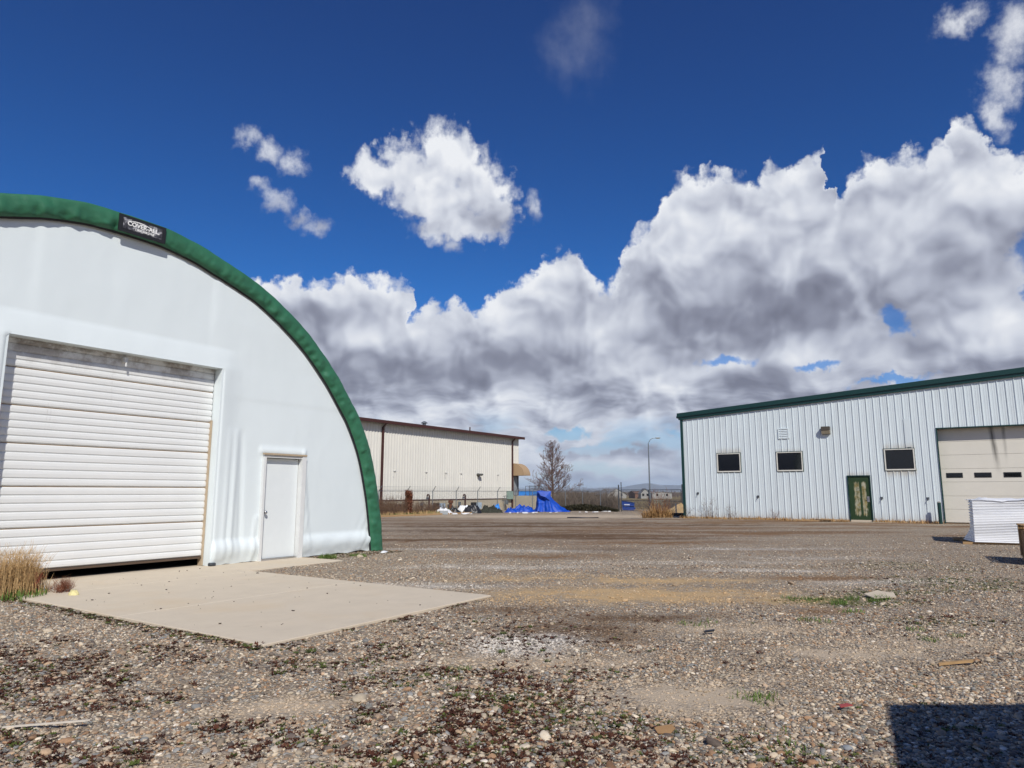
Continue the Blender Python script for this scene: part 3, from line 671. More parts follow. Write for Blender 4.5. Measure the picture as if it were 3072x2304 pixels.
# wall taps / small outlets and a mended strip
for s_, z_ in ((-7.92,1.28),(-4.79,1.12),(.81,1.07),(2.66,1.06)):
    MB().box(s_-.05, s_+.05, -.05, 0, z_-.02, z_+.07).tube([(s_+.03,-.05,z_),(s_+.0,-.10,z_-.02),(s_-.01,-.11,z_-.09)], .018, 8).build('wall_outlet', M_galv_dark, shed)
MB().box(1.97, 2.22, -.036, -.031, 3.42, 4.74).build('patch_strip', M_siding, shed)
# ------------------------------------------------------------------ bollard
bo = thing('bollard', 'short dark green steel bollard beside the sectional door', 'bollard', OR+Nx*3.08+Ax*-.42, RZ_B)
MB().tube([(0,0,-.1),(0,0,.90)], .075, 16).build('post', M_trim_green, bo, smooth=False)
MB().tube([(0,0,.90),(0,0,.935),(0,0,.955)], [.075,.055,.01], 16).build('cap', mat('grey_cement', lin('#8d8a84'), .9), bo)
# ------------------------------------------------------------------ beige warehouse
OB = Vector((.71, 73, 0))
wh = thing('warehouse', 'tall beige ribbed warehouse with brown roof edge behind the chain-link fence', 'building', OB, RZ_A)
WL = -27.0; ZF = .72; ZE = 6.95
WLN = -1.15
siding(wh, WL, 0, .335, lambda s: ZE, ZF, [(-1.05,-.10,0,3.2)], M_beige, sheet=3, rib=.06, minor=.02, wide=2.2)
mb = MB().box(WL, 0, .1, .25, -1, ZE); mb.box(-.2, 0, .25, 18, -1, ZE-.05).box(WL, WL+.2, .25, 18, -1, ZE-.05).box(WL+.2, -.2, 17.8, 18, -1, ZE-.05).build('side_wall', M_beige, wh)
MB().box(WL, -1.2, -.02, .1, -1.2, ZF-.08).build('foundation', mat('stained_concrete', lin('#b3aa96'), .9, var=.14, vscale=.8, fn=conc_fn), wh)
MB().box(WL, -1.2, -.06, .02, ZF-.08, ZF).build('base_trim', M_brown, wh)
MB().box(WL, .25, -.55, .1, ZE-.02, ZE+.02).build('soffit', M_soffit, wh)
MB().box(WL, .3, -.62, -.50, ZE-.06, ZE+.19).build('gutter', M_brown, wh)
mb = MB().add([(WL,-.58,ZE+.2),(.3,-.58,ZE+.2),(.3,9,ZE+1.),(WL,9,ZE+1.),(.3,18.5,ZE+.2),(WL,18.5,ZE+.2)], [(0,1,2,3),(3,2,4,5)]).build('roof', mat('brown_roof_steel', lin('#5a463c'), .5), wh)
for s_ in (-1.38, -20.6):
    MB().box(s_-.09, s_+.09, -.17, -.04, -.2, ZE-.35).add([(s_-.09,-.17,ZE-.35),(s_+.09,-.17,ZE-.35),(s_+.09,-.55,ZE-.04),(s_-.09,-.55,ZE-.04),(s_-.09,-.04,ZE-.35),(s_+.09,-.04,ZE-.35),(s_+.09,-.42,ZE-.04),(s_-.09,-.42,ZE-.04)],[(0,1,2,3),(4,7,6,5),(0,3,7,4),(1,5,6,2)]).build('downspout', M_brown, wh)
for s_, h_ in ((-24.2,.55),(-8.0,.4)): MB().tube([(s_,.5,ZE+.1),(s_,.5,ZE+.3+h_)], .06, 8).build('roof_pipe', M_brown, wh)
MB().tube([(-14,1.2,ZE+.1),(-14,1.2,ZE+.6)], .16, 10).tube([(-14,1.2,ZE+.6),(-14,1.2,ZE+.66),(-14,1.2,ZE+.8)], [.3,.3,.08], 10).build('roof_vent', M_galv, wh)
# barrel awning over the end door
mb = MB(); NQ = 12
for x in (-1.25, .0):
    for i in range(NQ+1):
        a = math.pi/2*i/NQ; mb.v.append((x, -.02-1.45*math.sin(a), 3.05+1.28*math.cos(a)))
    mb.v.append((x, -.02, 3.05))
n_ = NQ+2
for i in range(NQ): mb.f.append((i, i+1, n_+i+1, n_+i))
mb.f.append(tuple(range(n_))); mb.f.append(tuple(range(2*n_-1, n_-1, -1)))
mb.build('awning', mat('tan_canvas', lin('#a98f70'), .8, var=.06), wh)
ed = MB().box(-1.0, -.15, .02, .07, ZF+.3, 3.0).build('end_door', mat('grey_door_paint', lin('#8b9094'), .5), wh)
MB().box(-1.06,-1.0,-.05,.08,ZF+.3,3.06).box(-.15,-.09,-.05,.08,ZF+.3,3.06).box(-1.0,-.15,-.05,.08,3.0,3.06).build('door_frame', M_brown, wh)
# landing, steps, railing
MB().box(-1.3, 1.2, -2.2, -.02, -1, ZF+.25).build('landing', MATS['stained_concrete'], wh)
for i in range(5): MB().box(1.2+i*.3, 1.5+i*.3, -2.2, -.4, -1, ZF+.08-i*.2).build('step', MATS['stained_concrete'], wh)
mb = MB()
for x in np.arange(-1.25, 1.2, .16): mb.tube([(x,-2.12,ZF+.25),(x,-2.12,ZF+1.25)], .012, 5)
mb.tube([(-1.25,-2.12,ZF+1.25),(1.2,-2.12,ZF+1.25),(2.6,-2.12,ZF+.2)], .024, 6).tube([(-1.25,-2.12,ZF+.33),(1.2,-2.12,ZF+.33)], .02, 6)
for x in (-1.25, 1.2): mb.tube([(x,-2.12,ZF+.2),(x,-2.12,ZF+1.28)], .028, 6)
mb.tube([(1.2,-.1,ZF+.25),(1.2,-.1,ZF+1.25)], .024, 6).tube([(1.2,-.1,ZF+1.25),(1.2,-2.12,ZF+1.25)], .024, 6)
mb.build('railing', M_galv_dark, wh)
# fittings on the long wall
wl2 = MB().box(-7.6,-7.1,-.5,-.05,2.95,3.12,.03).box(-7.5,-7.2,-.08,-.02,2.85,3.15).build('wall_light', mat('bronze_housing2', lin('#5a5955'), .5), wh)
MB().box(-7.52,-7.18,-.44,-.12,2.91,2.95).build('light_lens', MATS['yellowed_lens'], wl2)
for s_ in (-19.1,-15.1,-12.3,-10.1,-4.0):
    MB().box(s_-.16, s_+.16, -.10, -.03, 3.06, 3.12).box(s_-.1, s_-.06, -.09, -.03, 2.62, 3.06).build('vent_cover', M_beige, wh)
for s_ in (-14.8,-9.6):
    MB().tube([(s_,-.25,-.5),(s_,-.25,1.0),(s_-.08,-.25,1.12),(s_-.25,-.25,1.12),(s_-.3,-.25,1.0)], .065, 8).build('vent_pipe', M_brown, wh)
for i, s_ in enumerate((-13.4,-7.8)):
    MB().box(s_-.65, s_+.25, -.05, .02, -.5, .38).build('cellar_hatch', M_dark, wh)
    MB().box(s_+.25, s_+1.05, -.09, -.02, -.55, .36, .01).build('hatch_cover', mat('pale_blue_board', lin('#a9bccb'), .6, var=.08), wh)
MB().box(-18.9,-17.6,-.05,.02,-.5,.35).build('cellar_hatch', mat('brown_hatch', lin('#4e3a30'), .8), wh)
for s_ in (-15.6,-10.3): MB().box(s_-.16, s_+.16, -.16, -.03, .1, .45, .02).tube([(s_,-.1,.1),(s_,-.1,-.3)], .03, 6).build('meter_box', M_galv, wh)
MB().tube([(-11.9,-.1,.0),(-10.3,-.1,.0)], .025, 6).tube([(-17,-.1,-.28),(-12.2,-.1,-.28)], .03, 6).build('wall_conduit', M_brown, wh)
MB().box(-2.35,-1.55,-.35,-.03,.62,1.45,.02).build('electric_cabinet', mat('grey_green_cabinet', lin('#8fa59a'), .5), wh)
gm = MB().tube([(-3.3,-.4,-.5),(-3.3,-.4,.95),(-2.9,-.4,.95),(-2.9,-.4,.3),(-2.7,-.4,.3)], .035, 6).tube([(-3.5,-.4,.95),(-2.7,-.4,.95)], .03, 6).box(-3.1,-2.75,-.55,-.3,.1,.5,.05).build('gas_meter', M_galv, wh)
MB().tube([(-12.05,-.45,-.6),(-12.05,-.45,.35)], .14, 8).box(-12.25,-11.85,-.6,-.3,.35,.6,.04).build('rusty_standpipe', mat('rust', lin('#6b3f26'), .9, var=.3), wh)
# ------------------------------------------------------------------ fences
OF = Vector((-9.75, 50.5, 0))
def fence_posts(root, pts, h, arm=None, gz_=gz):
    for (x, y) in pts:
        z = gz_(x, y); M = root.matrix_world.inverted() if False else None
        pb = MB().tube([(0,0,-.05),(0,0,h)], .032, 8)
        if arm: pb.tube([(0,0,h-.02),(arm*.30*-Nx.x*-1, arm*.30*Nx.y, h+.36)], .024, 6)
        o = pb.build('post', M_galv, root); o.location = (x-root.location.x, y-root.location.y, z)
def chain_mesh(p0, p1, z0, z1, sp=.09, r=.0022):
    mb = MB(); p0 = Vector(p0); p1 = Vector(p1); L = (p1-p0).length; d = (p1-p0)/L; h = z1-z0
    n = int((L+h)/sp)
    for sgn_ in (1, -1):
        for i in range(n):
            a = i*sp-h; b = i*sp
            aa, bb = max(0, a), min(L, b)
            if bb <= aa: continue
            za = z0+(aa-a); zb = z0+(bb-a)
            if sgn_ < 0: za, zb = z1-(aa-a), z1-(bb-a)
            A_ = p0+d*aa; B_ = p0+d*bb
            mb.tube([(A_.x,A_.y,za),(B_.x,B_.y,zb)], r, 3, cap=False)
    return mb
FZ = -.40
fen = thing('chain_link_fence', 'chain-link fence with barbed wire arms in front of the beige warehouse', 'fence', OF)
fp = [OF+Ax*(3.05*i) for i in range(-1, 8)]
fence_posts(fen, [(p.x, p.y) for p in fp], 1.83, arm=1)
def rel(root, ps): return [(p[0]-root.location.x, p[1]-root.location.y, p[2]-root.location.z) for p in ps]
a_, b_ = fp[0], fp[-1]
MB().tube(rel(fen, [(a_.x,a_.y,FZ+1.84),(b_.x,b_.y,FZ+1.84)]), .024, 6).build('top_rail', M_galv, fen)
for k in range(3):
    o_ = Nx*(.10+.095*k); zz = FZ+1.95+.105*k
    MB().tube(rel(fen, [(a_.x+o_.x,a_.y+o_.y,zz),(b_.x+o_.x,b_.y+o_.y,zz)]), .006, 4).build('barbed_wire', M_galv, fen)
cm = chain_mesh((a_.x-OF.x,a_.y-OF.y,0), (b_.x-OF.x,b_.y-OF.y,0), FZ+.03, FZ+1.82); cm.build('wire_mesh', M_galv_dark, fen, fix=False)
OF2 = fp[-1]+Vector((0,0,0))
fen2 = thing('chain_link_fence', 'plain chain-link fence in front of the bare brush, left of the gate', 'fence', OF2)
d2 = (Vector((9.75, 63.0, 0))-OF2); n2 = 5
fp2 = [OF2+d2*(i/n2) for i in range(n2+1)]
fence_posts(fen2, [(p.x, p.y) for p in fp2[1:-1]], 1.83)
a_, b_ = fp2[0], fp2[-1]
MB().tube(rel(fen2, [(a_.x,a_.y,FZ+1.84),(b_.x,b_.y,FZ+1.84)]), .022, 6).build('top_rail', M_galv, fen2)
chain_mesh((0,0,0), (b_.x-OF2.x,b_.y-OF2.y,0), FZ+.03, FZ+1.82).build('wire_mesh', M_galv_dark, fen2, fix=False)
gp = fp2[-1]
gpo = MB().tube([(0,0,-.1),(0,0,2.35)], .06, 10).tube([(0,0,2.35),(0,0,2.42)], [.075,.02], 10).build('post', M_galv_dark, fen2); gpo.location = (gp.x-OF2.x, gp.y-OF2.y, gz(gp.x, gp.y))
og = gp+Vector((.22,-.1,0))
gate = thing('chain_link_gate', 'wide double-leaf chain-link gate standing between the brush and the white building', 'gate', (og.x, og.y, 0))
e1 = Vector((9.0/ .985, 0, 0))
ge = Vector((14.2, 57.5, 0)); gd_ = (ge-og); L_ = gd_.length; gd_ /= L_
for t0, t1 in ((0, .47), (.48, .98)):
    p, q = gd_*(t0*L_), gd_*(t1*L_); mb = MB()
    for z in (FZ+.12, FZ+1.0, FZ+1.95): mb.tube([(p.x,p.y,z),(q.x,q.y,z)], .026, 6)
    for w_ in (p, q): mb.tube([(w_.x,w_.y,FZ+.1),(w_.x,w_.y,FZ+1.97)], .028, 6)
    lf = mb.build('gate_leaf', M_galv_dark, gate)
    chain_mesh((p.x,p.y,0), (q.x,q.y,0), FZ+.13, FZ+1.93).build('wire_mesh', M_galv_dark, lf, fix=False)
mb = MB().tube([(gd_.x*L_,gd_.y*L_,-.6),(gd_.x*L_,gd_.y*L_,2.0)], .05, 8).tube([(0,0,-.6),(0,0,2.25)], .04, 8); mb.build('gate_post', M_galv_dark, gate)
# ------------------------------------------------------------------ plants
def stems(mb, x, y, z, n, h, spread, r, rn, lean=.35, seg=5, side=0, sideh=.3, n3=3):
    for _ in range(n):
        a = rn.uniform(0, 2*math.pi); rr = spread*math.sqrt(rn.random()); L = h*rn.uniform(.55, 1.1); ln = rn.gauss(0, lean); la = rn.uniform(0, 2*math.pi)
        p = Vector((x+rr*math.cos(a), y+rr*math.sin(a), z)); d = Vector((math.cos(la)*ln, math.sin(la)*ln, 1)).normalized(); pts = [p.copy()]
        for i in range(seg):
            p = p+d*(L/seg); d = (d+Vector((rn.gauss(0,.12), rn.gauss(0,.12), -.04*i))).normalized(); pts.append(p.copy())
        mb.tube(pts, [r*(1-.75*i/seg) for i in range(seg+1)], n3, cap=False)
        for _ in range(side):
            k = rn.randint(1, seg-1); q = pts[k]; a2 = rn.uniform(0, 2*math.pi); d2_ = Vector((math.cos(a2), math.sin(a2), rn.uniform(.5,1.4))).normalized()*sideh*rn.uniform(.5,1.1)
            mid_ = q+d2_*.5+Vector((rn.gauss(0,.03), rn.gauss(0,.03), 0)); mb.tube([q, mid_, q+d2_+Vector((0,0,.05))], [r*.6, r*.45, r*.2], 3, cap=False)
def blades(mb, x, y, z, n, h, spread, w, rn, lean=.5):
    for _ in range(n):
        a = rn.uniform(0, 2*math.pi); rr = spread*math.sqrt(rn.random()); L = h*rn.uniform(.4, 1.1); la = rn.uniform(0, 2*math.pi); ln = abs(rn.gauss(0, lean))
        p = Vector((x+rr*math.cos(a), y+rr*math.sin(a), z)); o = Vector((math.cos(la), math.sin(la), 0)); s_ = Vector((-o.y, o.x, 0))*w*.5
        m_ = p+Vector((0,0,L*.55))+o*L*ln*.3; t_ = p+Vector((0,0,L*.9))+o*L*ln
        i = len(mb.v); mb.v += [tuple(p-s_), tuple(p+s_), tuple(m_+s_*.8), tuple(m_-s_*.8), tuple(t_)]
        mb.f += [(i,i+1,i+2,i+3), (i+3,i+2,i+4)]
rn = random.Random(5)
# bare tree
tr = thing('bare_tree', 'leafless cone-shaped tree standing behind the fence and the blue tarp', 'tree', (4.75, 80.5, gz(4.75, 80.5)))
tk = MB(); cr_ = MB(); HT = 8.1
tp = [Vector((.05*math.sin(i*.7), .05*math.cos(i*.9), HT*i/12-.1)) for i in range(13)]
tk.tube(tp, [.15*(1-i/12.6)**.9+.012 for i in range(13)], 8)
def twig(p, d, L, r, lvl):
    n = 5; pts = [p.copy()]; q = p.copy(); dd = d.copy()
    for i in range(n):
        q = q+dd*(L/n); dd = (dd+Vector((rn.gauss(0,.09), rn.gauss(0,.09), .10 if lvl < 2 else .05))).normalized(); pts.append(q.copy())
    cr_.tube(pts, [max(.006, r*(1-.78*i/n)) for i in range(n+1)], 5 if lvl == 0 else 3, cap=False)
    if lvl >= 3: return
    m_ = (9, 6, 4)[lvl]
    for k in range(m_):
        t = rn.uniform(.18, .97); i = int(t*n); b = pts[i].lerp(pts[min(i+1, n)], t*n-i)
        ax_ = (pts[min(i+1,n)]-pts[i]).normalized(); o = Vector((rn.gauss(0,1), rn.gauss(0,1), rn.gauss(.15,.6))); o = (o-ax_*o.dot(ax_)).normalized()
        nd_ = (ax_*rn.uniform(.6,1.0)+o*rn.uniform(.5,.85)).normalized()
        twig(b, nd_, L*rn.uniform(.30,.52)*(1.05-t*.45), r*.5, lvl+1)
for i in range(52):
    t = .13+.85*(i/52)**.95; z = HT*t; a = i*2.4+rn.uniform(-.3,.3)
    L = 3.7*(1-t)**.8*rn.uniform(.8,1.12)+.25
    up_ = .42+.75*t; twig(Vector((0,0,z)), Vector((math.cos(a), math.sin(a), up_)).normalized(), L, .055*(1-t)+.014, 0)
tk.build('trunk', M_bark, tr); cr_.build('crown', M_twig, tr, fix=False)
# shrub at its right
def bush(name, label, x, y, h, w, n, m, side=8, r=.012, cat_='shrub'):
    t = thing(name, label, cat_, (x, y, gz(x, y))); mb = MB(); stems(mb, 0, 0, 0, n, h, w*.35, r, rn, lean=.42, seg=6, side=side, sideh=h*.28)
    mb.build('branches', m, t, fix=False); return t
bush('bare_shrub', 'tall leafless rounded shrub right behind the tarp, beside the bare tree', 7.3, 78, 3.0, 2.6, 60, M_brush, 16)
bush('bare_shrub', 'spiky leafless shrub leaning over the fence left of the middle posts', 10.0, 77, 2.7, 2.2, 50, M_brush, 14)
bush('bare_shrub', 'low leafless shrub left of the bare tree near the landing', 1.9, 80, 2.1, 1.8, 40, M_brush, 12)
# brush mass behind the fence
mb = MB()
for _ in range(330):
    t = rn.random(); x = 4.6+9.5*t+rn.uniform(-.5,.5); y = 70+rn.uniform(0, 9)-t*4
    if x/y > .152: continue
    stems(mb, x, y, gz(x, y)-.05, 9, rn.uniform(1.2,2.5)*(1.1-.3*t), .5, .015, rn, .4, 4, 6, .5)
for _ in range(300):
    x = rn.uniform(13, 30); y = rn.uniform(72, 90)
    if x/y < .205 and y < 84: continue
    stems(mb, x, y, gz(x, y)-.05, 7, rn.uniform(.9,1.9), .6, .014, rn, .4, 4, 5, .5)
tag(mb.build('bare_brush', M_brush, None, fix=False), 'grey-brown leafless brush filling the ground behind the fence', 'brush', kind='stuff')
# dark low heap of creeper along the fence foot
mb = MB()
for _ in range(2600):
    t = rn.random(); p = fp2[1].lerp(fp2[-1], .18+.8*t); x = p.x+rn.gauss(0,.1)-.2; y = p.y-rn.uniform(.0,1.3); hh = .55*max(.1, math.sin(math.pi*min(1,.12+t*.85)))*rn.random()*(1-abs((p.y-y)-.6)*.5)
    blades(mb, x, y, gz(x, y)+hh, 3, .22, .12, .06, rn, 1.2)
tag(mb.build('low_creeper', mat('dark_creeper', lin('#3d3a25'), .85, var=.5, vscale=5), None, fix=False), 'dark low creeper heaped along the fence foot left of the gate', 'ground cover', kind='stuff')
# weeds along the left fence
mb = MB()
for _ in range(230):
    s_ = rn.uniform(-2.5, 4.2) if rn.random() < .75 else rn.uniform(4.5, 7.6); o_ = rn.uniform(-.9, .5); p = OF+Ax*s_+Nx*o_
    stems(mb, p.x, p.y, gz(p.x, p.y)-.03, 5, rn.uniform(.9,1.75)*(1. if s_ < 3.4 else .8), .25, .011, rn, .10, 4, 4, .3)
tag(mb.build('dry_weeds', M_brownweed, None, fix=False), 'tall brown dry weeds growing through the fence beside the arch building', 'weeds', kind='stuff')
vp = thing('vine_post', 'reddish dry vine wrapped thickly around one fence post', 'vine', (fp[2].x, fp[2].y, gz(fp[2].x, fp[2].y)))
mb = MB()
for _ in range(330):
    z = 1.85*rn.random(); a = rn.uniform(0, 6.28); blades(mb, .2*math.cos(a)+.12, .2*math.sin(a), z-.1, 4, .25, .10, .045, rn, 1.)
stems(mb, .1, 0, 0, 26, 1.9, .2, .014, rn, .06, 5, 4, .25); mb.build('foliage', M_redweed, vp, fix=False)
mb = MB()
for _ in range(900):
    s_ = rn.uniform(-2.5, 13.5); o_ = rn.uniform(-3.0, 1.0); p = OF+Ax*s_+Nx*o_; g_ = 1 if 5 < s_ < 12 else .7
    blades(mb, p.x, p.y, gz(p.x, p.y)-.02, 9, .38*g_, .22, .03, rn, .5)
tag(mb.build('grass', M_green_grass, None, fix=False), 'short green grass along the foot of the left fence', 'grass', kind='stuff')
mb = MB()
for _ in range(520):
    s_ = rn.uniform(-2.5, 12.5); o_ = rn.uniform(-1.5, 1.25); p = OF+Ax*s_+Nx*o_
    blades(mb, p.x, p.y, gz(p.x, p.y)-.02, 6, .42, .25, .025, rn, .5)
tag(mb.build('dry_grass', M_drygrass, None, fix=False), 'straw-coloured dead grass along the foot of the left fence', 'grass', kind='stuff')
# reed clump by the shed corner
rd = thing('reed_clump', 'clump of pale dry reeds at the left corner of the white metal building', 'plant', (8.15, 38.9, gz(8.15, 38.9)))
mb = MB(); blades(mb, 0, 0, -.02, 480, .62, .85, .03, rn, 1.7); blades(mb, .1, 0, -.02, 90, 1.15, .55, .026, rn, .9); mb.build('leaves', M_reed, rd, fix=False)
mb = MB(); stems(mb, .2, .1, 0, 26, 1.7, .7, .009, rn, .30, 5, 5, .3); mb.build('stems', M_redweed, rd, fix=False)
# weeds along the shed wall
for i, (s_, n_s, h_, lab) in enumerate(((-7.3,15,1.15,'sprawling bare weed against the white wall under its first window'),(-6.1,8,.9,'thin bare weed against the white wall just right of the first window'),(-3.9,5,.7,'small reddish bare weed at the wall foot under the second window'),(-8.4,9,.8,'bare twiggy weed at the corner trim of the white building'))):
    p = OR+Nx*s_-Ax*.25; t = thing('bare_weed', lab, 'weed', (p.x, p.y, gz(p.x, p.y)), RZ_B); mb = MB()
    stems(mb, 0, 0, 0, n_s, h_, .35, .006, rn, .5, 5, 7, .28); mb.build('stems', M_redweed if i == 2 else M_brownweed, t, fix=False)
mb = MB()
for _ in range(420):
    s_ = rn.uniform(-8.9, 3.1)
    if -.65 < s_ < .45: continue
    p = OR+Nx*s_-Ax*abs(rn.gauss(.12,.14)); blades(mb, p.x, p.y, gz(p.x, p.y), 6, rn.choice((.10,.14,.22)), .12, .02, rn, .8)
tag(mb.build('wall_foot_grass', M_reed, None, fix=False), 'sparse dry grass along the foot of the white metal wall', 'grass', kind='stuff')
# dry grass clump at the apron's left corner
gp_ = (-6.62, 9.55)
cl = thing('grass_clump', 'clump of straw-coloured feathery grass at the left end of the concrete apron', 'plant', (gp_[0], gp_[1], gz(*gp_)))
mb = MB(); blades(mb, -.22, 0, -.02, 900, .66, .34, .008, rn, .34); blades(mb, .02, .12, -.02, 220, .40, .22, .008, rn, .5); mb.build('blades', M_drygrass, cl, fix=False)
mb = MB(); stems(mb, -.2, 0, 0, 220, .70, .30, .0035, rn, .25, 4, 9, .09); mb.build('seed_heads', M_drygrass, cl, fix=False)
mb = MB(); stems(mb, .05, .05, 0, 22, .34, .10, .005, rn, .3, 4, 6, .06); mb.build('red_stems', mat('red_stems', lin('#8a3b2c'), .8, var=.3), cl, fix=False)
mb = MB(); blades(mb, .05, -.15, 0, 160, .16, .3, .014, rn, .8); mb.build('green_shoots', M_green_grass, cl, fix=False)
tw = thing('dead_weed', 'small brown dead weed lying on the apron beside the straw grass', 'weed', (-6.25, 9.8, .0)); mb = MB(); stems(mb, 0, 0, 0, 50, .18, .11, .003, rn, 1.2, 4, 6, .08); mb.build('stems', M_redweed, tw, fix=False)
# ------------------------------------------------------------------ street lamp
sl = thing('street_lamp', 'tall grey street lamp with a curved arm beyond the gate', 'street lamp', (17.6, 88, gz(17.6, 88)))
MB().tube([(0,0,-.1),(0,0,.9)], .16, 12).build('base', M_galv_dark, sl)
MB().tube([(0,0,.5),(0,0,4.5),(0,0,8.35)], [.11,.09,.065], 12).build('pole', M_galv, sl)
MB().tube([(0,0,8.05),(.06,0,8.5),(.28,0,8.85),(.6,0,9.02),(1.05,0,9.05)], .04, 8).build('arm', M_galv, sl)
hd = MB().box(.95,1.55,-.13,.13,9.0,9.14,.04).build('lamp_head', M_galv, sl)
MB().box(1.05,1.45,-.10,.10,8.96,9.0).build('lens', MATS['yellowed_lens'], hd)
# ------------------------------------------------------------------ dumpster, utility box, mound
dm = thing('dumpster', 'blue steel dumpster with a sloped lid behind the gate', 'dumpster', (12.75, 75.5, gz(12.75, 75.5)), R(-12))
M_dump = mat('blue_bin_paint', lin('#123a86'), .45, var=.15, vscale=2)
MB().prism([(-.62,.12),(.55,.0),(.62,.95),(-.70,1.18)], -.9, .9).build('body', M_dump, dm)
MB().prism([(-.74,1.18),(.66,.95),(.66,1.0),(-.74,1.24)], -.93, .93).build('lid', mat('blue_lid', lin('#1d2f55'), .5), dm)
MB().box(-.45,.15,-.915,-.901,.62,.84).build('label_plate', mat('white_label', lin('#cfd3d8'), .6), dm)
MB().box(.62,.72,-.95,-.3,.3,.5).build('fork_pocket', M_dump, dm)
MB().tube([(-.62,-.95,.72),(.62,-.95,.66)], .05, 6).build('side_rail', M_dump, dm)
MB().box(-.5,-.38,-.8,.8,0,.13).build('skid', M_galv_dark, dm)
ub = thing('utility_box', 'pale green utility box standing right of the dumpster', 'utility box', (17.2, 81, gz(17.2, 81)), R(-15))
MB().box(-.52,.52,-.45,.45,0,1.12,.03).build('cabinet', mat('pale_green_paint', lin('#9fb09c'), .6), ub)
MB().box(-.56,.56,-.5,.5,1.12,1.2,.02).build('lid', MATS['pale_green_paint'], ub)
MB().box(-.005,.005,-.46,-.45,.1,1.1).box(.06,.10,-.48,-.45,.5,.7).build('door_seam', M_galv_dark, ub)
md = MB(); n1, n2_ = 36, 14
for j in range(n2_+1):
    for i in range(n1):
        a = 2*math.pi*i/n1; r = (j/n2_); h = .8*(1-r)**1.0*(1+.25*fbm(math.cos(a)*1.2, math.sin(a)*1.2, r*2))+.06*fbm(math.cos(a)*5*r, math.sin(a)*5*r, 3); 
        md.v.append((1.9*r*math.cos(a)*(1+.12*fbm(math.cos(a), math.sin(a), 4)), 1.5*r*math.sin(a), h if j < n2_ else -.15))
for j in range(n2_):
    for i in range(n1): md.f.append((j*n1+i, j*n1+(i+1)%n1, (j+1)*n1+(i+1)%n1, (j+1)*n1+i))
mo = md.build('dirt_mound', mat('tan_soil', lin('#a58d68'), .95, var=.2, vscale=5, bump=.6, bscale=12), None, smooth=True); mo.location = (13.6, 55.6, gz(13.6, 55.6)); tag(mo, 'low mound of tan soil left of the white building', 'mound')
st_ = MB().box(-.035,.035,-.035,.035,-.1,.85,.005).build('marker_stake', mat('white_stake', lin('#d8d3c4'), .7), None); st_.location = (10.55, 44.5, gz(10.55, 44.5)); tag(st_, 'short white wooden stake rising beside the dry reeds', 'stake')
dp = MB().tube([(-1.6,0,.10),(1.7,.1,.08)], .10, 10).build('black_bar', M_plastic_b, None); dp.location = (11.0, 43.6, gz(11., 43.6)); tag(dp, 'black bar lying on the gravel right of the dry reeds', 'pipe')  # plain round black bar along the ground
bs = MB()
for i in range(17):
    t = i/16; bs.v += [(-1.05+2.1*t, -.12*math.sin(math.pi*t)-.02, .03+.01*math.sin(9*t)), (-1.05+2.1*t, .12*math.sin(math.pi*t)+.02, .05+.012*math.sin(7*t)), (-1.05+2.1*t, 0, -.02)]
for i in range(16):
    for a, b in ((0,1),(1,2),(2,0)): bs.f.append((3*i+a, 3*i+b, 3*i+3+b, 3*i+3+a))
bo_ = bs.build('rubber_strip', M_plastic_b, None); bo_.location = (4.75, 46.5, gz(4.75, 46.5)); bo_.rotation_euler = (0,0,R(-6)); tag(bo_, 'flat black rubber strip lying far out on the gravel yard', 'rubber strip')
# ------------------------------------------------------------------ blue tarp and the rubbish by the fence
def lump(rx, ry, h, seed, n1=40, n2=16, rough=.35, freq=2.2, power=.7):
    mb = MB()
    for j in range(n2+1):
        r = j/n2
        for i in range(n1):
            a = 2*math.pi*i/n1; c, s = math.cos(a), math.sin(a); f = fbm(c*freq*r+seed, s*freq*r, seed*.7, 5)
            e = 1+.22*fbm(c*1.5+seed, s*1.5, 2.2)
            z = h*max(0, 1-r**2)**power*(1+rough*f)+.05*h*fbm(c*6*r, s*6*r, seed)
            mb.v.append((rx*r*c*e, ry*r*s*e, max(z, .0) if j < n2 else -.04))
    for j in range(n2):
        for i in range(n1): mb.f.append((j*n1+i, j*n1+(i+1)%n1, (j+1)*n1+(i+1)%n1, (j+1)*n1+i))
    return mb
tx, ty = 3.05, 61.6
ta = thing('blue_tarp', 'big bright blue tarpaulin draped over a tall frame in front of the bare tree', 'tarpaulin', (tx, ty, gz(tx, ty)-.02))
mb = MB(); n1, n2_ = 90, 26
def tarp_r(a):      # ground outline: trails off to the right
    c, s = math.cos(a), math.sin(a)
    return 1.0+(.95*max(0, c)**2.2)+.12*math.sin(5*a+1)
for j in range(n2_+1):
    t = j/n2_
    for i in range(n1):
        a = 2*math.pi*i/n1; c, s = math.cos(a), math.sin(a)
        top_r = .62/max(abs(c), abs(s)*1.0+.001)*.9; top_r = min(top_r, .78)
        if t < .3:
            u = t/.3; r = top_r*u; x, y = r*c-.28, r*s*.7; z = 1.86-.10*u*u-.07*c*u + .02*fbm(c*3*u, s*3*u, 2)
        else:
            u = (t-.3)/.7; r = top_r+(tarp_r(a)-top_r)*(u**(2.0 if c > 0 else 2.8)); fold = .085*math.sin(9*a+2.2*math.sin(2*a)+2*u)*min(1, u*1.8)+.05*math.sin(17*a+u*3)*u
            fold += .10*fbm(c*3, s*3, u*2.4, 4)*u
            r += fold; x, y = r*c-.28*(1-u), r*s*.75; z = (1.76-.07*c)*(1-u)**(1.05)+.10*fbm(c*4*r, s*4*r, 5.5, 4)*u+.02
            if -.9 < c < .15 and s < 0 and .12 < u < .5: y += .22*math.sin(math.pi*(u-.12)/.38)*(1 if c > -.75 else .4)
        mb.v.append((x, y, max(z, .01)))
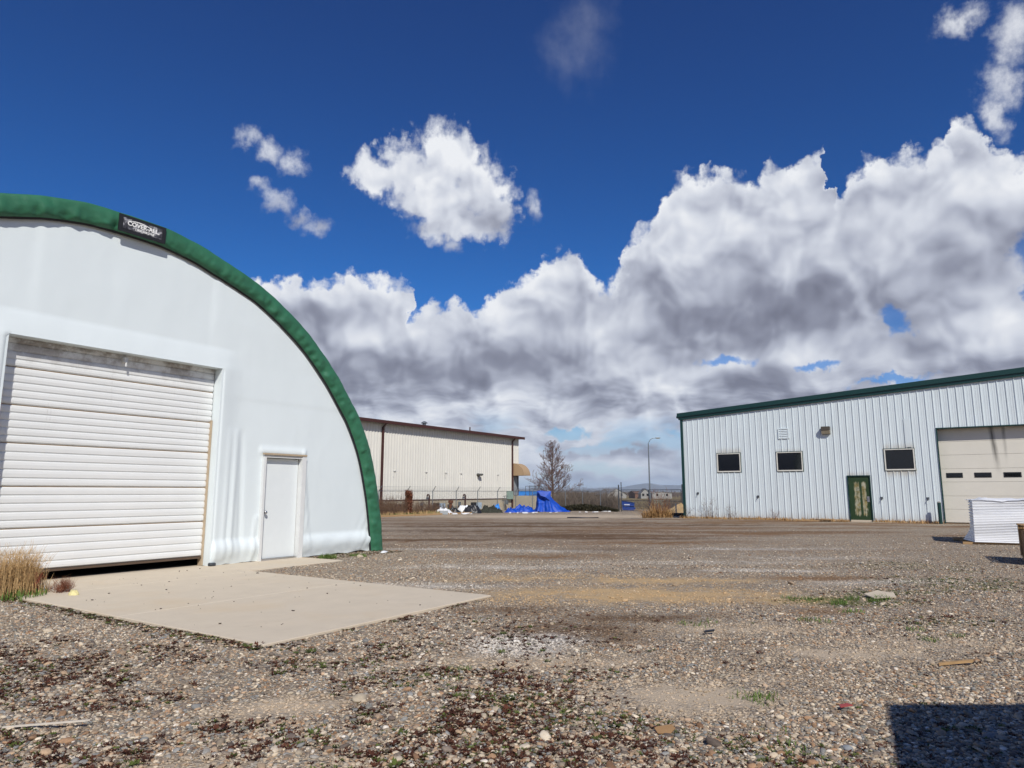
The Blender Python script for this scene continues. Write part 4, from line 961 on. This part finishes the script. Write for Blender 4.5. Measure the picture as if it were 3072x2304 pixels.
for j in range(n2_):
    for i in range(n1): mb.f.append((j*n1+i, j*n1+(i+1)%n1, (j+1)*n1+(i+1)%n1, (j+1)*n1+i))
mb.build('sheet', M_blue, ta, smooth=True)
mb = MB()      # corner flap folded over its face
pl_ = [(-.72,-.52,1.8),(.42,-.52,1.82),(.28,-.66,1.02),(-.1,-.70,1.3),(-.55,-.64,1.45)]
for i, p in enumerate(pl_): mb.v.append(p)
mb.f = [(0,1,3),(1,2,3),(0,3,4)]; fl = mb.build('flap', M_blue, ta)
def junk(name, label, cat_, x, y, m, rx, ry, h, seed, rot=0, rough=.5, freq=2.6, **k):
    o = lump(rx, ry, h, seed, rough=rough, freq=freq, **k).build(name, m, None, smooth=True); o.location = (x, y, gz(x, y)-.01); o.rotation_euler = (0,0,rot); return tag(o, label, cat_)
junk('tarp_roll', 'crumpled blue tarp lying in a long heap left of the big draped tarp', 'tarpaulin', 1.0, 60.8, M_blue, 1.15, .45, .42, 3.1, R(15), .8, 3.5)
junk('tarp_scrap', 'small dark blue tarp bundle at the left end of the blue heap', 'tarpaulin', -.1, 59.9, M_blue, .55, .4, .30, 8.4, 0, .9, 3.5)
junk('plastic_sheet', 'light blue plastic sheet on top of the dark netting', 'plastic sheet', -1.35, 59.6, M_lightblue, .42, .35, .58, 2.4, 0, .8)
junk('netting_heap', 'dark olive netting heaped between the black bags and the blue tarp', 'netting', -1.9, 58.9, mat('olive_netting', lin('#33352c'), .9, var=.4, vscale=6), 1.2, .5, .45, 5.2, 0, .9, 4)
junk('black_bag', 'large black plastic bag slumped right of the white sheets', 'bag', -3.3, 57.6, M_plastic_b, .75, .5, .58, 6.7, 0, .7)
junk('black_bag', 'low black plastic bag between the two white plastic heaps', 'bag', -4.75, 56.2, M_plastic_b, .6, .4, .42, 9.9, 0, .8)
junk('white_plastic', 'crumpled white plastic sheeting at the left end of the rubbish heap', 'plastic sheet', -5.55, 55.6, M_plastic_w, .75, .5, .44, 1.7, 0, .45, 2.6)
junk('white_plastic', 'taller white plastic sheeting piled behind the black bags', 'plastic sheet', -4.05, 57.9, M_plastic_w, .68, .45, .62, 4.4, 0, .4, 2.4)
jb = MB().box(-.32,.32,-.25,.25,0,.30,.02).build('grey_tub', mat('grey_plastic', lin('#9aa0a3'), .6), None); jb.location = (-5.35, 54.3, gz(-5.35, 54.3)); jb.rotation_euler = (0,0,R(12)); tag(jb, 'low grey tub in front of the white plastic sheeting', 'tub')
rx_ = random.Random(31)
mb = MB()
for i in range(20):
    t = rx_.random(); p = Vector((-5.8, 54.6, 0)).lerp(Vector((9.2, 61.6, 0)), t)+Vector((rx_.gauss(0,.2), rx_.gauss(0,.25), 0)); w = rx_.uniform(.08,.28); h_ = rx_.uniform(.03,.09)
    a = rx_.random()*3; M_ = Matrix.Translation((p.x, p.y, gz(p.x, p.y)))@Matrix.Rotation(a, 4, 'Z')@Matrix.Rotation(rx_.gauss(0,.15), 4, 'X')
    b_ = MB().box(-w, w, -w*.6, w*.6, 0, h_, .012); b_.xf(M_); mb.add(b_.v, b_.f)
tag(mb.build('foam_scraps', M_plastic_w, None), 'scattered white foam scraps along the edge of the yard by the fence', 'scraps', kind='stuff')
for i, (s0_, s1_, lab) in enumerate(((-2.2,2.0,'yellowish squared timber on the ground nearest the arch building'),(2.2,6.2,'long straw-yellow timber lying along the grass edge'),(6.4,9.2,'short pale timber lying along the grass edge near the rubbish heap'))):
    p = OF+Ax*s0_+Nx*1.6; L = s1_-s0_
    o = MB().box(0, L, -.07, .07, 0, .13, .012).build('timber', M_wood, None); o.location = (p.x, p.y, gz(p.x, p.y)-.01); o.rotation_euler = (0,0,RZ_A+R(rx_.uniform(-2,2))); tag(o, lab, 'timber', 'timbers along the fence')
# ------------------------------------------------------------------ far houses and vehicles
M_hw = mat('white_house', lin('#9b9a96'), .8); M_hr = mat('grey_shingle', lin('#77797c'), .9, var=.2, vscale=.5); M_hb = mat('brown_house', lin('#7a5a48'), .8)
def house(label, x, y, w, d, hwall, hroof, mw, mr, rz=0, cat_='house'):
    t = thing('far_house', label, cat_, (x, y, gz(x, y)), rz); MB().box(-w/2, w/2, -d/2, d/2, -.5, hwall).prism([(-w/2,hwall),(w/2,hwall),(0,hwall+hroof-.05)], -d/2+.01, d/2-.01).build('wall', mw, t)
    MB().add([(-w/2-.3,-d/2-.3,hwall-.15),(0,-d/2-.3,hwall+hroof),(0,d/2+.3,hwall+hroof),(-w/2-.3,d/2+.3,hwall-.15)], [(0,1,2,3)]).add([(w/2+.3,-d/2-.3,hwall-.15),(0,-d/2-.3,hwall+hroof),(0,d/2+.3,hwall+hroof),(w/2+.3,d/2+.3,hwall-.15)], [(3,2,1,0)]).build('roof', mr, t)
    for q in (-.25, .25):
        f_ = MB().box(q*w-.5, q*w+.5, -d/2-.06, -d/2-.0, 1.0, 2.1).build('window', M_hw, t); MB().box(q*w-.42, q*w+.42, -d/2-.09, -d/2-.055, 1.08, 2.02).build('pane', M_glass, f_)
    return t
house('distant grey-roofed house showing over the fence near the gate post', 43, 300, 10, 9, 1.7, 2.5, M_hw, M_hr, R(25))
house('distant long brown house behind the gate', 57, 305, 16, 8, 2.2, 1.0, M_hb, mat('dark_shingle', lin('#4c4440'), .9), R(90))
house('distant small white gabled house left of the lamp pole', 55.5, 290, 3.6, 6, 2.2, 2.0, M_hw, M_hr, 0)
house('distant low white building right of the lamp pole', 61.5, 285, 8, 5, 2.4, .5, M_hw, M_hw, R(0), 'building')
def trailer(label, x, y, w, h, m, rz=0):
    t = thing('shipping_container', label, 'container', (x, y, gz(x, y)), rz); mb = MB().box(-w/2, w/2, -1.2, 1.2, .15, h)
    mb.build('body', m, t); mb = MB()
    for q in np.arange(-w/2+.2, w/2-.1, .3): mb.box(q, q+.12, -1.24, -1.201, .3, h-.15)
    mb.build('corrugation', m, t); MB().box(-w/2-.02, w/2+.02, -1.26, 1.22, h, h+.12).box(-w/2-.02, w/2+.02, -1.26, 1.22, .0, .15).build('rail', m, t)
trailer('light blue container standing behind the stair railing', 3.0, 125, 5.5, 2.3, M_lightblue, R(20))
trailer('pale orange container standing left of the light blue one', -.5, 128, 4.5, 2.0, mat('faded_orange', lin('#c79a80'), .7), R(12))
trailer('long white container behind the bare tree trunk', 7.6, 132, 6, 1.7, M_hw, R(0))
trailer('dark red container low behind the blue tarp', 4.2, 110, 6, 1.1, mat('dark_red_paint', lin('#5f3a35'), .7), R(5))
# trees far off, one mass
mb = MB()
for _ in range(520):
    x = rn.uniform(-10, 190); y = rn.uniform(330, 520); h_ = rn.uniform(2.0, 4.6); stems(mb, x, y, gz(x, y), 5, h_, 1.8, .05, rn, .35, 4, 7, 1.1)
tag(mb.build('far_trees', mat('far_twigs', lin('#665a55'), .9, var=.3, vscale=.05), None, fix=False), 'low grey line of distant leafless trees before the mountains', 'trees', kind='stuff')
# mountains
def ridge(name, label, dist, prof_, m, depth_=1800):
    mb = MB(); xs = np.linspace(prof_[0][0], prof_[-1][0], 320); hs_ = np.interp(xs, [p[0] for p in prof_], [p[1] for p in prof_])
    rows_ = 16
    for j in range(rows_+1):
        v = j/rows_
        for i, (x, h) in enumerate(zip(xs, hs_)):
            sh_ = math.sin(v*math.pi/2)**1.15
            n_ = fbm(x*.004, v*2.2, dist*.001, 5)
            z = (h*1.3+14*fbm(x*.006, 1.7, 2.2, 4))*sh_*(1+.22*n_*(1-v)) + 10*n_*v*(1-v)
            mb.v.append((x, dist-depth_*.5+depth_*.5*v+160*n_*(1-v), z-3 if j else -30))
    nx_ = len(xs)
    for j in range(rows_):
        for i in range(nx_-1): mb.f.append((j*nx_+i, j*nx_+i+1, (j+1)*nx_+i+1, (j+1)*nx_+i))
    b0 = len(mb.v)
    for x in xs: mb.v.append((x, dist+depth_*.5, -30))
    for i in range(nx_-1): mb.f.append((rows_*nx_+i, rows_*nx_+i+1, b0+i+1, b0+i))
    o = mb.build(name, m, None, smooth=True); o['kind'] = 'structure'; return o
def snow_fn(nt, P, c, b):
    n = X(nt, noise_n(nt, P, .008, 7, .65).outputs[0]); s = nd(nt, 'ShaderNodeSeparateXYZ'); nt.links.new(P, s.inputs[0]); z = X(nt, s.outputs[2])
    return mix_n(nt, n.sstep(.55,.66)*z.sstep(10., 55.)*.6, c, (.7,.72,.76))
M_mtn = mat('mountain_slope', lin('#5d5a55'), .95, var=.3, vscale=.006, fn=snow_fn)
ridge('mountain_ridge', '', 8000, [(-7000,20),(-3000,45),(-600,28),(600,34),(900,30),(1150,36),(1330,50),(1480,72),(1560,74),(1700,66),(1900,62),(2150,66),(2500,58),(3200,74),(5000,50),(9000,30)], M_mtn)
ridge('mountain_ridge', '', 10800, [(-9000,60),(-5000,90),(-1500,50),(200,46),(800,52),(1300,50),(2000,66),(3000,80),(6000,70),(11000,50)], M_mtn)
# ------------------------------------------------------------------ wrapped foam boards and the crate
PB = Vector((12.55, 18.84, 0))
fb = thing('foam_board_stack', 'pallet load of white boards shrink-wrapped in ridged plastic', 'pallet load', (PB.x, PB.y, gz(PB.x, PB.y)), RZ_B+R(4))
mb = MB(); n_b = 26; zb = .0; hb = 1.12; ring = []
for i in range(n_b*4+1):
    t = i/(n_b*4); z = .06+t*hb; ph = (i % 4)/4; bul = .014*math.sin(math.pi*ph)
    fl_ = .22*max(0, 1-t/.38)**2                     # wrap flares out at the foot on its left
    x0, x1, y0, y1 = -.02-bul-fl_*.9+.03*t, 2.9+bul, -bul+.02*math.sin(t*9), 2.3
    ring.append([(x0+fl_*.9,y0,z),(x0+(x1-x0)*.35,y0-.006*math.sin(i*1.7),z),(x1,y0,z),(x1,y1,z),(x0+.10,y1,z),(x0-.03*math.sin(i*.9+1)*t,y1*.5,z)])
for rg in ring: mb.v += rg
for i in range(len(ring)-1):
    for k in range(6): mb.f.append((i*6+k, i*6+(k+1)%6, (i+1)*6+(k+1)%6, (i+1)*6+k))
mb.f.append(tuple(range((len(ring)-1)*6, len(ring)*6)))
auto_smooth(mb.build('wrapped_boards', M_plastic_w, fb), 50)
mb = MB(); q = 26
for j in range(q+1):
    for i in range(q+1):
        u, v = i/q, j/q; e = min(u, 1-u, v, 1-v); mb.v.append((.0+2.92*u, -.02+2.34*v, 1.175+.07*fbm(u*5, v*5, 2.4, 4)+(.05*math.sin(u*9+v*4) if e > .05 else -.03)+.02))
for j in range(q):
    for i in range(q): k = j*(q+1)+i; mb.f.append((k, k+1, k+q+2, k+q+1))
mb.build('top_sheet', M_plastic_w, fb, smooth=True)
for y in (.05, 1.1, 2.1): MB().box(-.3, 2.9, y, y+.12, 0, .06).build('skid_board', M_wood, fb)
MB().box(-.45, -.1, 1.3, 1.75, .02, .10, .01).build('pallet_end', M_wood, fb)
CB = Vector((9.86, 13.15, 0))
crb = thing('slatted_crate', 'brown cardboard crate with a slatted wooden top at the right edge of the photo', 'crate', (CB.x, CB.y, gz(CB.x, CB.y)), RZ_B+R(6))
MB().box(0, 1.1, 0, 1.4, .10, .62, .01).build('carton', M_cardboard, crb)
for x in (0., .5, 1.0): MB().box(x, x+.1, 0, 1.4, 0, .10).build('runner', M_wood, crb)
for y in (0.02, .68, 1.30):
    MB().box(-.02, 1.12, y, y+.08, .62, .72).build('bearer', M_wood, crb)
for i in range(9): MB().box(-.05+.0*i, 1.15, .0+i*.158, .0+i*.158+.10, .72, .742).build('slat', M_wood, crb)
for x in (-.03, 1.03): 
    for y in (0., 1.3): MB().box(x, x+.08, y, y+.09, .1, .72).build('corner_post', M_wood, crb)
# ------------------------------------------------------------------ unseen boarded caster, made up to throw the corner shadow and block sky
C0 = Vector((2.485, 4.767, 0)); SH_H = 2.9
cpt = C0-LH*(SH_H/math.tan(R(SUN_EL)))
ee = Vector((.45, .893, 0)).normalized()
lt = thing('shadow_caster', 'unseen boarded caster added to throw the shadow on the lower right gravel', 'shadow caster', (cpt.x, cpt.y, 0), math.atan2(ee.y, ee.x)-math.pi/2)
lt_s = .42
mb = MB(); 
for x in (0, 9.0): 
    for y in (-13, 0):
        mb.v += [(x, y, SH_H+lt_s*x-.12), (x, y, SH_H+lt_s*x)]
mb.f = [(0,1,3,2),(4,6,7,5),(0,4,5,1),(2,3,7,6),(0,2,6,4),(1,5,7,3)]; mb.build('roof', M_galv_dark, lt)
for i in range(43):
    y = -12.9+i*.3; MB().box(.25, .28, y, y+.29, -.05, SH_H-.05).build('board', M_brown, lt)
for i in range(27):
    x = .3+i*.31; MB().add([(x,-.3,-.05),(x+.3,-.3,-.05),(x+.3,-.3,SH_H+lt_s*(x+.3)-.13),(x,-.3,SH_H+lt_s*x-.13),(x,-.27,-.05),(x+.3,-.27,-.05),(x+.3,-.27,SH_H+lt_s*(x+.3)-.13),(x,-.27,SH_H+lt_s*x-.13)], [(0,1,2,3),(7,6,5,4),(0,4,5,1),(1,5,6,2),(3,2,6,7),(0,3,7,4)]).build('board', M_brown, lt)
# ------------------------------------------------------------------ small things on the ground
def rock(label, x, y, rx, ry, rz_, seed, m=M_stone, name='stone', cat_='stone'):
    bm = bmesh.new(); bmesh.ops.create_icosphere(bm, subdivisions=3, radius=1)
    for v in bm.verts:
        f = 1+.22*mnoise.fractal(v.co*1.1+Vector((seed,0,0)), 1, 2, 3); v.co = Vector((v.co.x*rx*f, v.co.y*ry*f, v.co.z*rz_*f))
    me = bpy.data.meshes.new(name); bm.to_mesh(me); bm.free(); me.polygons.foreach_set('use_smooth', [True]*len(me.polygons)); me.materials.append(m)
    o = bpy.data.objects.new(name, me); COL.objects.link(o); o.location = (x, y, gz(x, y)+rz_*.45); o.rotation_euler = (0,0,seed); return tag(o, label, cat_)
rock('rounded pale stone among dark moss, largest on the near gravel', -1.03, 4.88, .055, .045, .03, 1.3)
rock('flat tan stone near the middle of the bottom gravel', -.23, 4.64, .04, .025, .016, 2.9)
rock('grey oval stone just left of the dark corner shadow', 1.83, 3.98, .03, .025, .018, 5.2, mat('grey_stone', lin('#8b8f92'), .85, bump=.3))
rock('pale stone beside the grass strip under the arch foot', -3.25, 14.95, .07, .06, .04, 6.1)
rock('white flat stone at the foot of the green arch edge', -2.95, 16.1, .13, .07, .03, 7.7, M_plastic_w)
rock('small dark stone on the concrete apron near the walkway', -4.35, 12.0, .05, .03, .025, 8.2, mat('dark_stone', lin('#4f463e'), .9))
rg = lump(.075,.05,.05, 2.2, 24, 10, .9, 3).build('yellow_rag', mat('yellow_cloth', lin('#d6cb94'), .9, var=.2, vscale=30), None, smooth=True); rg.location = (-5.92, 9.52, .002); tag(rg, 'crumpled pale yellow rag on the concrete apron near the straw grass', 'rag')
def scrap(name, label, cat_, x, y, poly, th_, m, rz=0, tilt=0, zoff=.015):
    mb = MB(); n = len(poly); mb.v = [(a,b,.0+.012*math.sin(9*a+5*b)) for a, b in poly]+[(a,b,th_+.012*math.sin(9*a+5*b)) for a, b in poly]
    mb.f = [tuple(range(n-1,-1,-1)), tuple(range(n,2*n))]+[(i,(i+1)%n,n+(i+1)%n,n+i) for i in range(n)]
    o = mb.build(name, m, None); o.location = (x, y, gz(x, y)+zoff); o.rotation_euler = (tilt, 0, rz); return tag(o, label, cat_)
scrap('cardboard_scrap', 'torn tan cardboard scrap at the bottom right of the middle', 'cardboard', .9, 4.27, [(-.05,-.03),(.02,-.045),(.06,.0),(.045,.035),(-.02,.03),(-.06,.02)], .006, M_cardboard, 0, R(14), .02)
scrap('board_scrap', 'pale flat board scrap lying on the mossy green patch', 'board', 4.95, 9.5, [(-.2,-.14),(.12,-.16),(.24,.02),(.1,.17),(-.16,.1)], .012, mat('pale_board', lin('#c3b7a2'), .85), .2, R(5), .03)
scrap('wood_sliver', 'tan wood sliver on the gravel above the corner shadow', 'wood', 3.62, 5.84, [(-.15,-.012),(.13,-.018),(.16,.01),(-.13,.016)], .02, M_wood, .05)
scrap('wood_sliver', 'thin white stick on the gravel at the lower left', 'stick', -2.78, 4.33, [(-.24,-.006),(.22,-.012),(.24,.008),(-.22,.01)], .01, mat('white_stick', lin('#cfc6b8'), .8), .12, 0, .025)
scrap('red_scrap', 'small red plastic scrap left of the corner shadow', 'scrap', 2.15, 4.67, [(-.04,-.02),(.045,-.018),(.03,.02),(-.03,.015)], .006, mat('faded_red', lin('#a04a48'), .6), .1, 0, .03)
scrap('black_scrap', 'small black rubber scrap on the middle gravel', 'scrap', 1.95, 7.05, [(-.06,-.02),(.05,-.025),(.07,.01),(-.03,.02)], .012, M_plastic_b, .2, 0, .03)
for i, (s_, o_, L, r_, lab) in enumerate(((-2.1,.7,1.5,8,'longer weathered board on the ground left of the green door'),(-1.7,.5,.8,-35,'short board lying across the others left of the green door'),(-1.2,.75,1.1,3,'grey board nearest the green door'))):
    p = OR+Nx*s_-Ax*o_; o = MB().box(-L/2, L/2, -.07, .07, 0, .035).build('loose_board', M_wood, None); o.location = (p.x, p.y, gz(p.x, p.y)+.02+.035*i); o.rotation_euler = (0, R(2), RZ_B+R(r_)); tag(o, lab, 'board', 'boards by the green door')
# ------------------------------------------------------------------ gravel stones and moss as scattered real geometry
def to_local(x, y):   # coordinates in the arch building's frame
    dx_, dy_ = x-OT.x, y-OT.y
    return dx_*Ax.x+dy_*Ax.y, dx_*Nx.x+dy_*Nx.y
def patch_val(x, y, kinds):
    v = np.zeros_like(x)
    for x0, y0, rx, ry, ro, k, s in PATCH:
        if k not in kinds: continue
        cs, sn = math.cos(R(ro)), math.sin(R(ro)); a, b = x-x0, y-y0
        d = 1-np.sqrt(((a*cs+b*sn)/rx)**2+((b*cs-a*sn)/ry)**2); v = np.maximum(v, np.clip(d*1.6+.25, 0, 1)*s)
    return v
def scatter(n, y0, y1, power, mask=None):
    t = rng.random(n); y = y0*(y1/y0)**(t**power); x = (rng.random(n)-.5)*2*(y*.80+.45)
    s, tt_ = to_local(x, y)
    ok = ~((s > -4.72) & (s < -1.08) & (tt_ < 6.54)) & ~((s > -1.1) & (s < 1.12) & (tt_ < 1.30)) & ~((tt_ < .05) & (s < 3.6))
    x, y = x[ok], y[ok]
    if mask is not None:
        k = rng.random(len(x)) < mask(x, y); x, y = x[k], y[k]
    return x, y
def value_noise(x, y, sc, seed):
    x = x*sc+seed*17.3; y = y*sc+seed*5.1; xi = np.floor(x).astype(int); yi = np.floor(y).astype(int); fx = x-xi; fy = y-yi
    h = lambda a, b: np.modf(np.abs(np.sin(a*127.1+b*311.7+seed)*43758.5453))[0]
    fx = fx*fx*(3-2*fx); fy = fy*fy*(3-2*fy)
    return (h(xi,yi)*(1-fx)+h(xi+1,yi)*fx)*(1-fy)+(h(xi,yi+1)*(1-fx)+h(xi+1,yi+1)*fx)*fy
def instancer(name, pts, scl, rot, col, proto, material, label, cat_):
    me = bpy.data.meshes.new(name); me.from_pydata(pts.tolist(), [], [])
    for nm, arr, ty in (('scl', scl, 'FLOAT_VECTOR'), ('rot', rot, 'FLOAT_VECTOR')):
        at = me.attributes.new(nm, ty, 'POINT'); at.data.foreach_set('vector', arr.astype(np.float32).ravel())
    at = me.attributes.new('col', 'FLOAT_COLOR', 'POINT'); at.data.foreach_set('color', np.c_[col, np.ones(len(col))].astype(np.float32).ravel())
    o = bpy.data.objects.new(name, me); COL.objects.link(o); me.materials.append(material)
    ng = bpy.data.node_groups.new(name, 'GeometryNodeTree'); ng.interface.new_socket('Geometry', in_out='INPUT', socket_type='NodeSocketGeometry'); ng.interface.new_socket('Geometry', in_out='OUTPUT', socket_type='NodeSocketGeometry')
    gi = ng.nodes.new('NodeGroupInput'); go = ng.nodes.new('NodeGroupOutput'); ip = ng.nodes.new('GeometryNodeInstanceOnPoints')
    ng.links.new(gi.outputs[0], ip.inputs['Points']); proto(ng, ip, material)
    a1_ = ng.nodes.new('GeometryNodeInputNamedAttribute'); a1_.data_type = 'FLOAT_VECTOR'; a1_.inputs[0].default_value = 'scl'; ng.links.new(a1_.outputs[0], ip.inputs['Scale'])
    a2_ = ng.nodes.new('GeometryNodeInputNamedAttribute'); a2_.data_type = 'FLOAT_VECTOR'; a2_.inputs[0].default_value = 'rot'
    er = ng.nodes.new('FunctionNodeEulerToRotation'); ng.links.new(a2_.outputs[0], er.inputs[0]); ng.links.new(er.outputs[0], ip.inputs['Rotation'])
    ng.links.new(ip.outputs[0], go.inputs[0])
    md_ = o.modifiers.new('scatter', 'NODES'); md_.node_group = ng
    return tag(o, label, cat_, kind='stuff')
def inst_mat(name, rough):
    m = bpy.data.materials.new(name); m.use_nodes = True; nt = m.node_tree; b = nt.nodes['Principled BSDF']; b.inputs['Roughness'].default_value = rough; b.inputs['Specular IOR Level'].default_value = .25
    a = nd(nt, 'ShaderNodeAttribute'); a.attribute_type = 'INSTANCER'; a.attribute_name = 'col'
    t = nd(nt, 'ShaderNodeTexCoord'); n = noise_n(nt, t.outputs['Object'], 2.2, 4, .65)
    nt.links.new(mix_n(nt, .35, a.outputs['Color'], ramp_n(nt, n.outputs[0], [(.3,(.12,.11,.1)),(.7,(.75,.72,.68))]), 'OVERLAY'), b.inputs['Base Color']); return m
def pebble_proto(ng, ip, material):
    ic = ng.nodes.new('GeometryNodeMeshIcoSphere'); ic.inputs['Radius'].default_value = 1; ic.inputs['Subdivisions'].default_value = 2
    sp = ng.nodes.new('GeometryNodeSetPosition'); nz = ng.nodes.new('ShaderNodeTexNoise'); nz.inputs['Scale'].default_value = 1.1
    sb = ng.nodes.new('ShaderNodeVectorMath'); sb.operation = 'SUBTRACT'; sb.inputs[1].default_value = (.5,.5,.5); sc = ng.nodes.new('ShaderNodeVectorMath'); sc.operation = 'SCALE'; sc.inputs['Scale'].default_value = .9
    ng.links.new(nz.outputs['Color'], sb.inputs[0]); ng.links.new(sb.outputs[0], sc.inputs[0]); ng.links.new(sc.outputs[0], sp.inputs['Offset']); ng.links.new(ic.outputs[0], sp.inputs['Geometry'])
    ss = ng.nodes.new('GeometryNodeSetShadeSmooth'); ng.links.new(sp.outputs[0], ss.inputs[0]); sm = ng.nodes.new('GeometryNodeSetMaterial'); sm.inputs['Material'].default_value = material
    ng.links.new(ss.outputs[0], sm.inputs[0]); ng.links.new(sm.outputs[0], ip.inputs['Instance'])
PAL = np.array([lin(h) for h in ('#a09280','#b7a994','#84786d','#8f8f8c','#cbbda6','#a48467','#6b6058','#d5c9b5','#ab957d','#7c7b74','#bfa487','#e0d7ca','#85674f')])
def stones_mask(x, y):
    return np.clip(1-1.0*patch_val(x, y, ('sand','dust','wet','dirt'))*(.5+.9*value_noise(x, y, 4.5, 6)), .12, 1)*np.clip(-.05+1.1*value_noise(x, y, 1.1, 3)+.75*value_noise(x, y, 3.7, 5), .08, 1)
x, y = scatter(360000, 3.2, 26, .90, lambda x, y: stones_mask(x, y)*np.clip((27-y)/14, 0, 1))
n = len(x); sz = .0072*np.exp(rng.normal(0, .40, n)); sz *= np.where(rng.random(n) < .015, 1.6, 1)
scl = np.stack([sz*rng.uniform(.9,1.5,n), sz*rng.uniform(.75,1.1,n), sz*rng.uniform(.45,.75,n)], 1)
rot = np.stack([rng.normal(0,.25,n), rng.normal(0,.25,n), rng.uniform(0,6.28,n)], 1)
col = PAL[rng.choice(len(PAL), n, p=[.13,.12,.10,.10,.09,.07,.08,.06,.09,.06,.05,.025,.025])]*rng.uniform(.75,1.15,(n,1))
for k_ in ('dirt','wet','sand','dust','lime'):
    pv_ = np.clip(patch_val(x, y, (k_,))*(.35+1.1*value_noise(x, y, 2.1, 8)), 0, .8)[:,None]; col = col*(1-pv_)+np.array([PCOL[k_]])*rng.uniform(.75,1.2,(n,1))*pv_
instancer('gravel_stones', np.stack([x, y, ground_z(x, y)+scl[:,2]*.35], 1), scl, rot, col, pebble_proto, inst_mat('pebble', .75), 'loose rounded grey and tan pebbles covering the near yard', 'gravel')
# moss and tiny weeds
def moss_proto(ng, ip, material):
    mb = MB(); r_ = random.Random(3)
    for _ in range(16):
        a = r_.uniform(0,6.28); o = Vector((math.cos(a), math.sin(a), r_.uniform(.2,.9))); b = Vector((r_.gauss(0,.35), r_.gauss(0,.35), 0)); s = Vector((-o.y, o.x, 0))*.22
        mb.add([b-s*.5, b+o*.5-s, b+o, b+o*.5+s, b+s*.5], [(0,1,2,3,4)])
    me = bpy.data.meshes.new('moss_tuft'); me.from_pydata(mb.v, [], mb.f); me.materials.append(material)
    ob = bpy.data.objects.new('moss_tuft', me)
    oi = ng.nodes.new('GeometryNodeObjectInfo'); oi.inputs['Object'].default_value = ob; ng.links.new(oi.outputs['Geometry'], ip.inputs['Instance'])
def moss_mask(x, y):
    s, t_ = to_local(x, y)
    base = np.clip((value_noise(x, y, .8, 9)*.6+value_noise(x, y, 3.5, 4)*.6-.52)*3.2, 0, 1)*np.clip((2.2-x)/2.5, .15, 1)*np.clip((8.5-y)/3, 0, 1)
    edge = np.exp(-((s+4.77)/.10)**2)*((t_ > 0)&(t_ < 6.6)) + .8*np.exp(-((t_-6.57)/.09)**2)*((s > -4.8)&(s < -1.0))*(value_noise(x,y,2.5,2) > .5)
    strip = ((s > 1.1)&(s < 3.4)&(t_ > .0)&(t_ < .9))*1.
    return np.clip(base*.55+edge*1.2+strip+patch_val(x, y, ('moss',))*.5, 0, 1)*np.clip(1-1.2*patch_val(x, y, ('dust','sand')), 0, 1)
x, y = scatter(150000, 3.2, 17, .95, moss_mask)
n = len(x); sz = .011*np.exp(rng.normal(0,.35,n)); scl = np.stack([sz*1.2, sz*1.2, sz*.9], 1)
rot = np.stack([np.zeros(n), np.zeros(n), rng.uniform(0,6.28,n)], 1)
gm_ = np.clip(patch_val(x, y, ('moss',))*1.6, 0, 1); s_, t_ = to_local(x, y)
gm_ = np.maximum(gm_, np.where((np.abs(s_+4.78) < .25) & (t_ > 0), .45, 0)); gm_ = np.maximum(gm_, ((s_ > 1.1)&(t_ < .95))*.5)
gr = rng.random(n) < np.maximum(gm_, .10+.3*value_noise(x, y, .9, 12)**2)
col = np.where(gr[:,None], np.array([lin('#4f5a2a')])*rng.uniform(.6,1.5,(n,1)), np.array([lin('#4f2f22')])*rng.uniform(.5,1.4,(n,1)))
instancer('moss', np.stack([x, y, ground_z(x, y)+.004], 1), scl, rot, col, moss_proto, inst_mat('moss_leaf', .8), 'dark red and green moss growing between the pebbles', 'moss')
mb = MB()
for cx_, cy_, n_, h_ in ((1.72,4.95,30,.05),(1.6,4.85,14,.03),(-.55,5.6,26,.04),(4.2,8.9,60,.07),(4.7,9.3,80,.08),(3.9,9.4,50,.07),(3.95,8.3,30,.05),(3.15,7.7,26,.06),(2.15,7.5,22,.05),(4.1,6.9,40,.05),(1.5,3.95,20,.04),(-3.9,14.65,120,.12),(-3.5,15.2,90,.08)):
    for _ in range(3): blades(mb, cx_+rn.gauss(0,.12), cy_+rn.gauss(0,.12), gz(cx_, cy_), n_, h_, .10, .006, rn, .8)
tag(mb.build('grass_tufts', M_green_grass, None, fix=False), 'small green weed tufts sprouting from the near gravel', 'weeds', kind='stuff')
# crumbs on the apron
mb = MB()
for _ in range(70):
    s_, t_ = rn.uniform(-4.6,-1.2), rn.uniform(.3,6.4); p = OT+Ax*s_+Nx*t_; r_ = rn.choice((.004,.005,.006,.011))*rn.uniform(.7,1.2)
    b_ = MB().box(-r_, r_, -r_*.7, r_*.7, 0, r_*.8); b_.xf(Matrix.Translation((p.x, p.y, .001))@Matrix.Rotation(rn.random()*6, 4, 'Z')); mb.add(b_.v, b_.f)
tag(mb.build('grit', MATS['dark_stone'], None), 'dark grit and pebbles strewn over the concrete apron', 'grit', kind='stuff')
# ------------------------------------------------------------------ air
hz = MB().box(-16500, 16500, -16500, 16500, -60, 190).build('haze', None, None)
hm = bpy.data.materials.new('air'); hm.use_nodes = True; hn = hm.node_tree; hn.nodes.clear()
pv = nd(hn, 'ShaderNodeVolumePrincipled'); pv.inputs['Color'].default_value = (.66,.81,1,1); pv.inputs['Density'].default_value = .00010; pv.inputs['Anisotropy'].default_value = -.15
ho = nd(hn, 'ShaderNodeOutputMaterial'); hn.links.new(pv.outputs[0], ho.inputs['Volume']); hz.data.materials.append(hm); hz['kind'] = 'stuff'; hz['label'] = 'thin blue air between the yard and the mountains'
hz.display_type = 'WIRE'
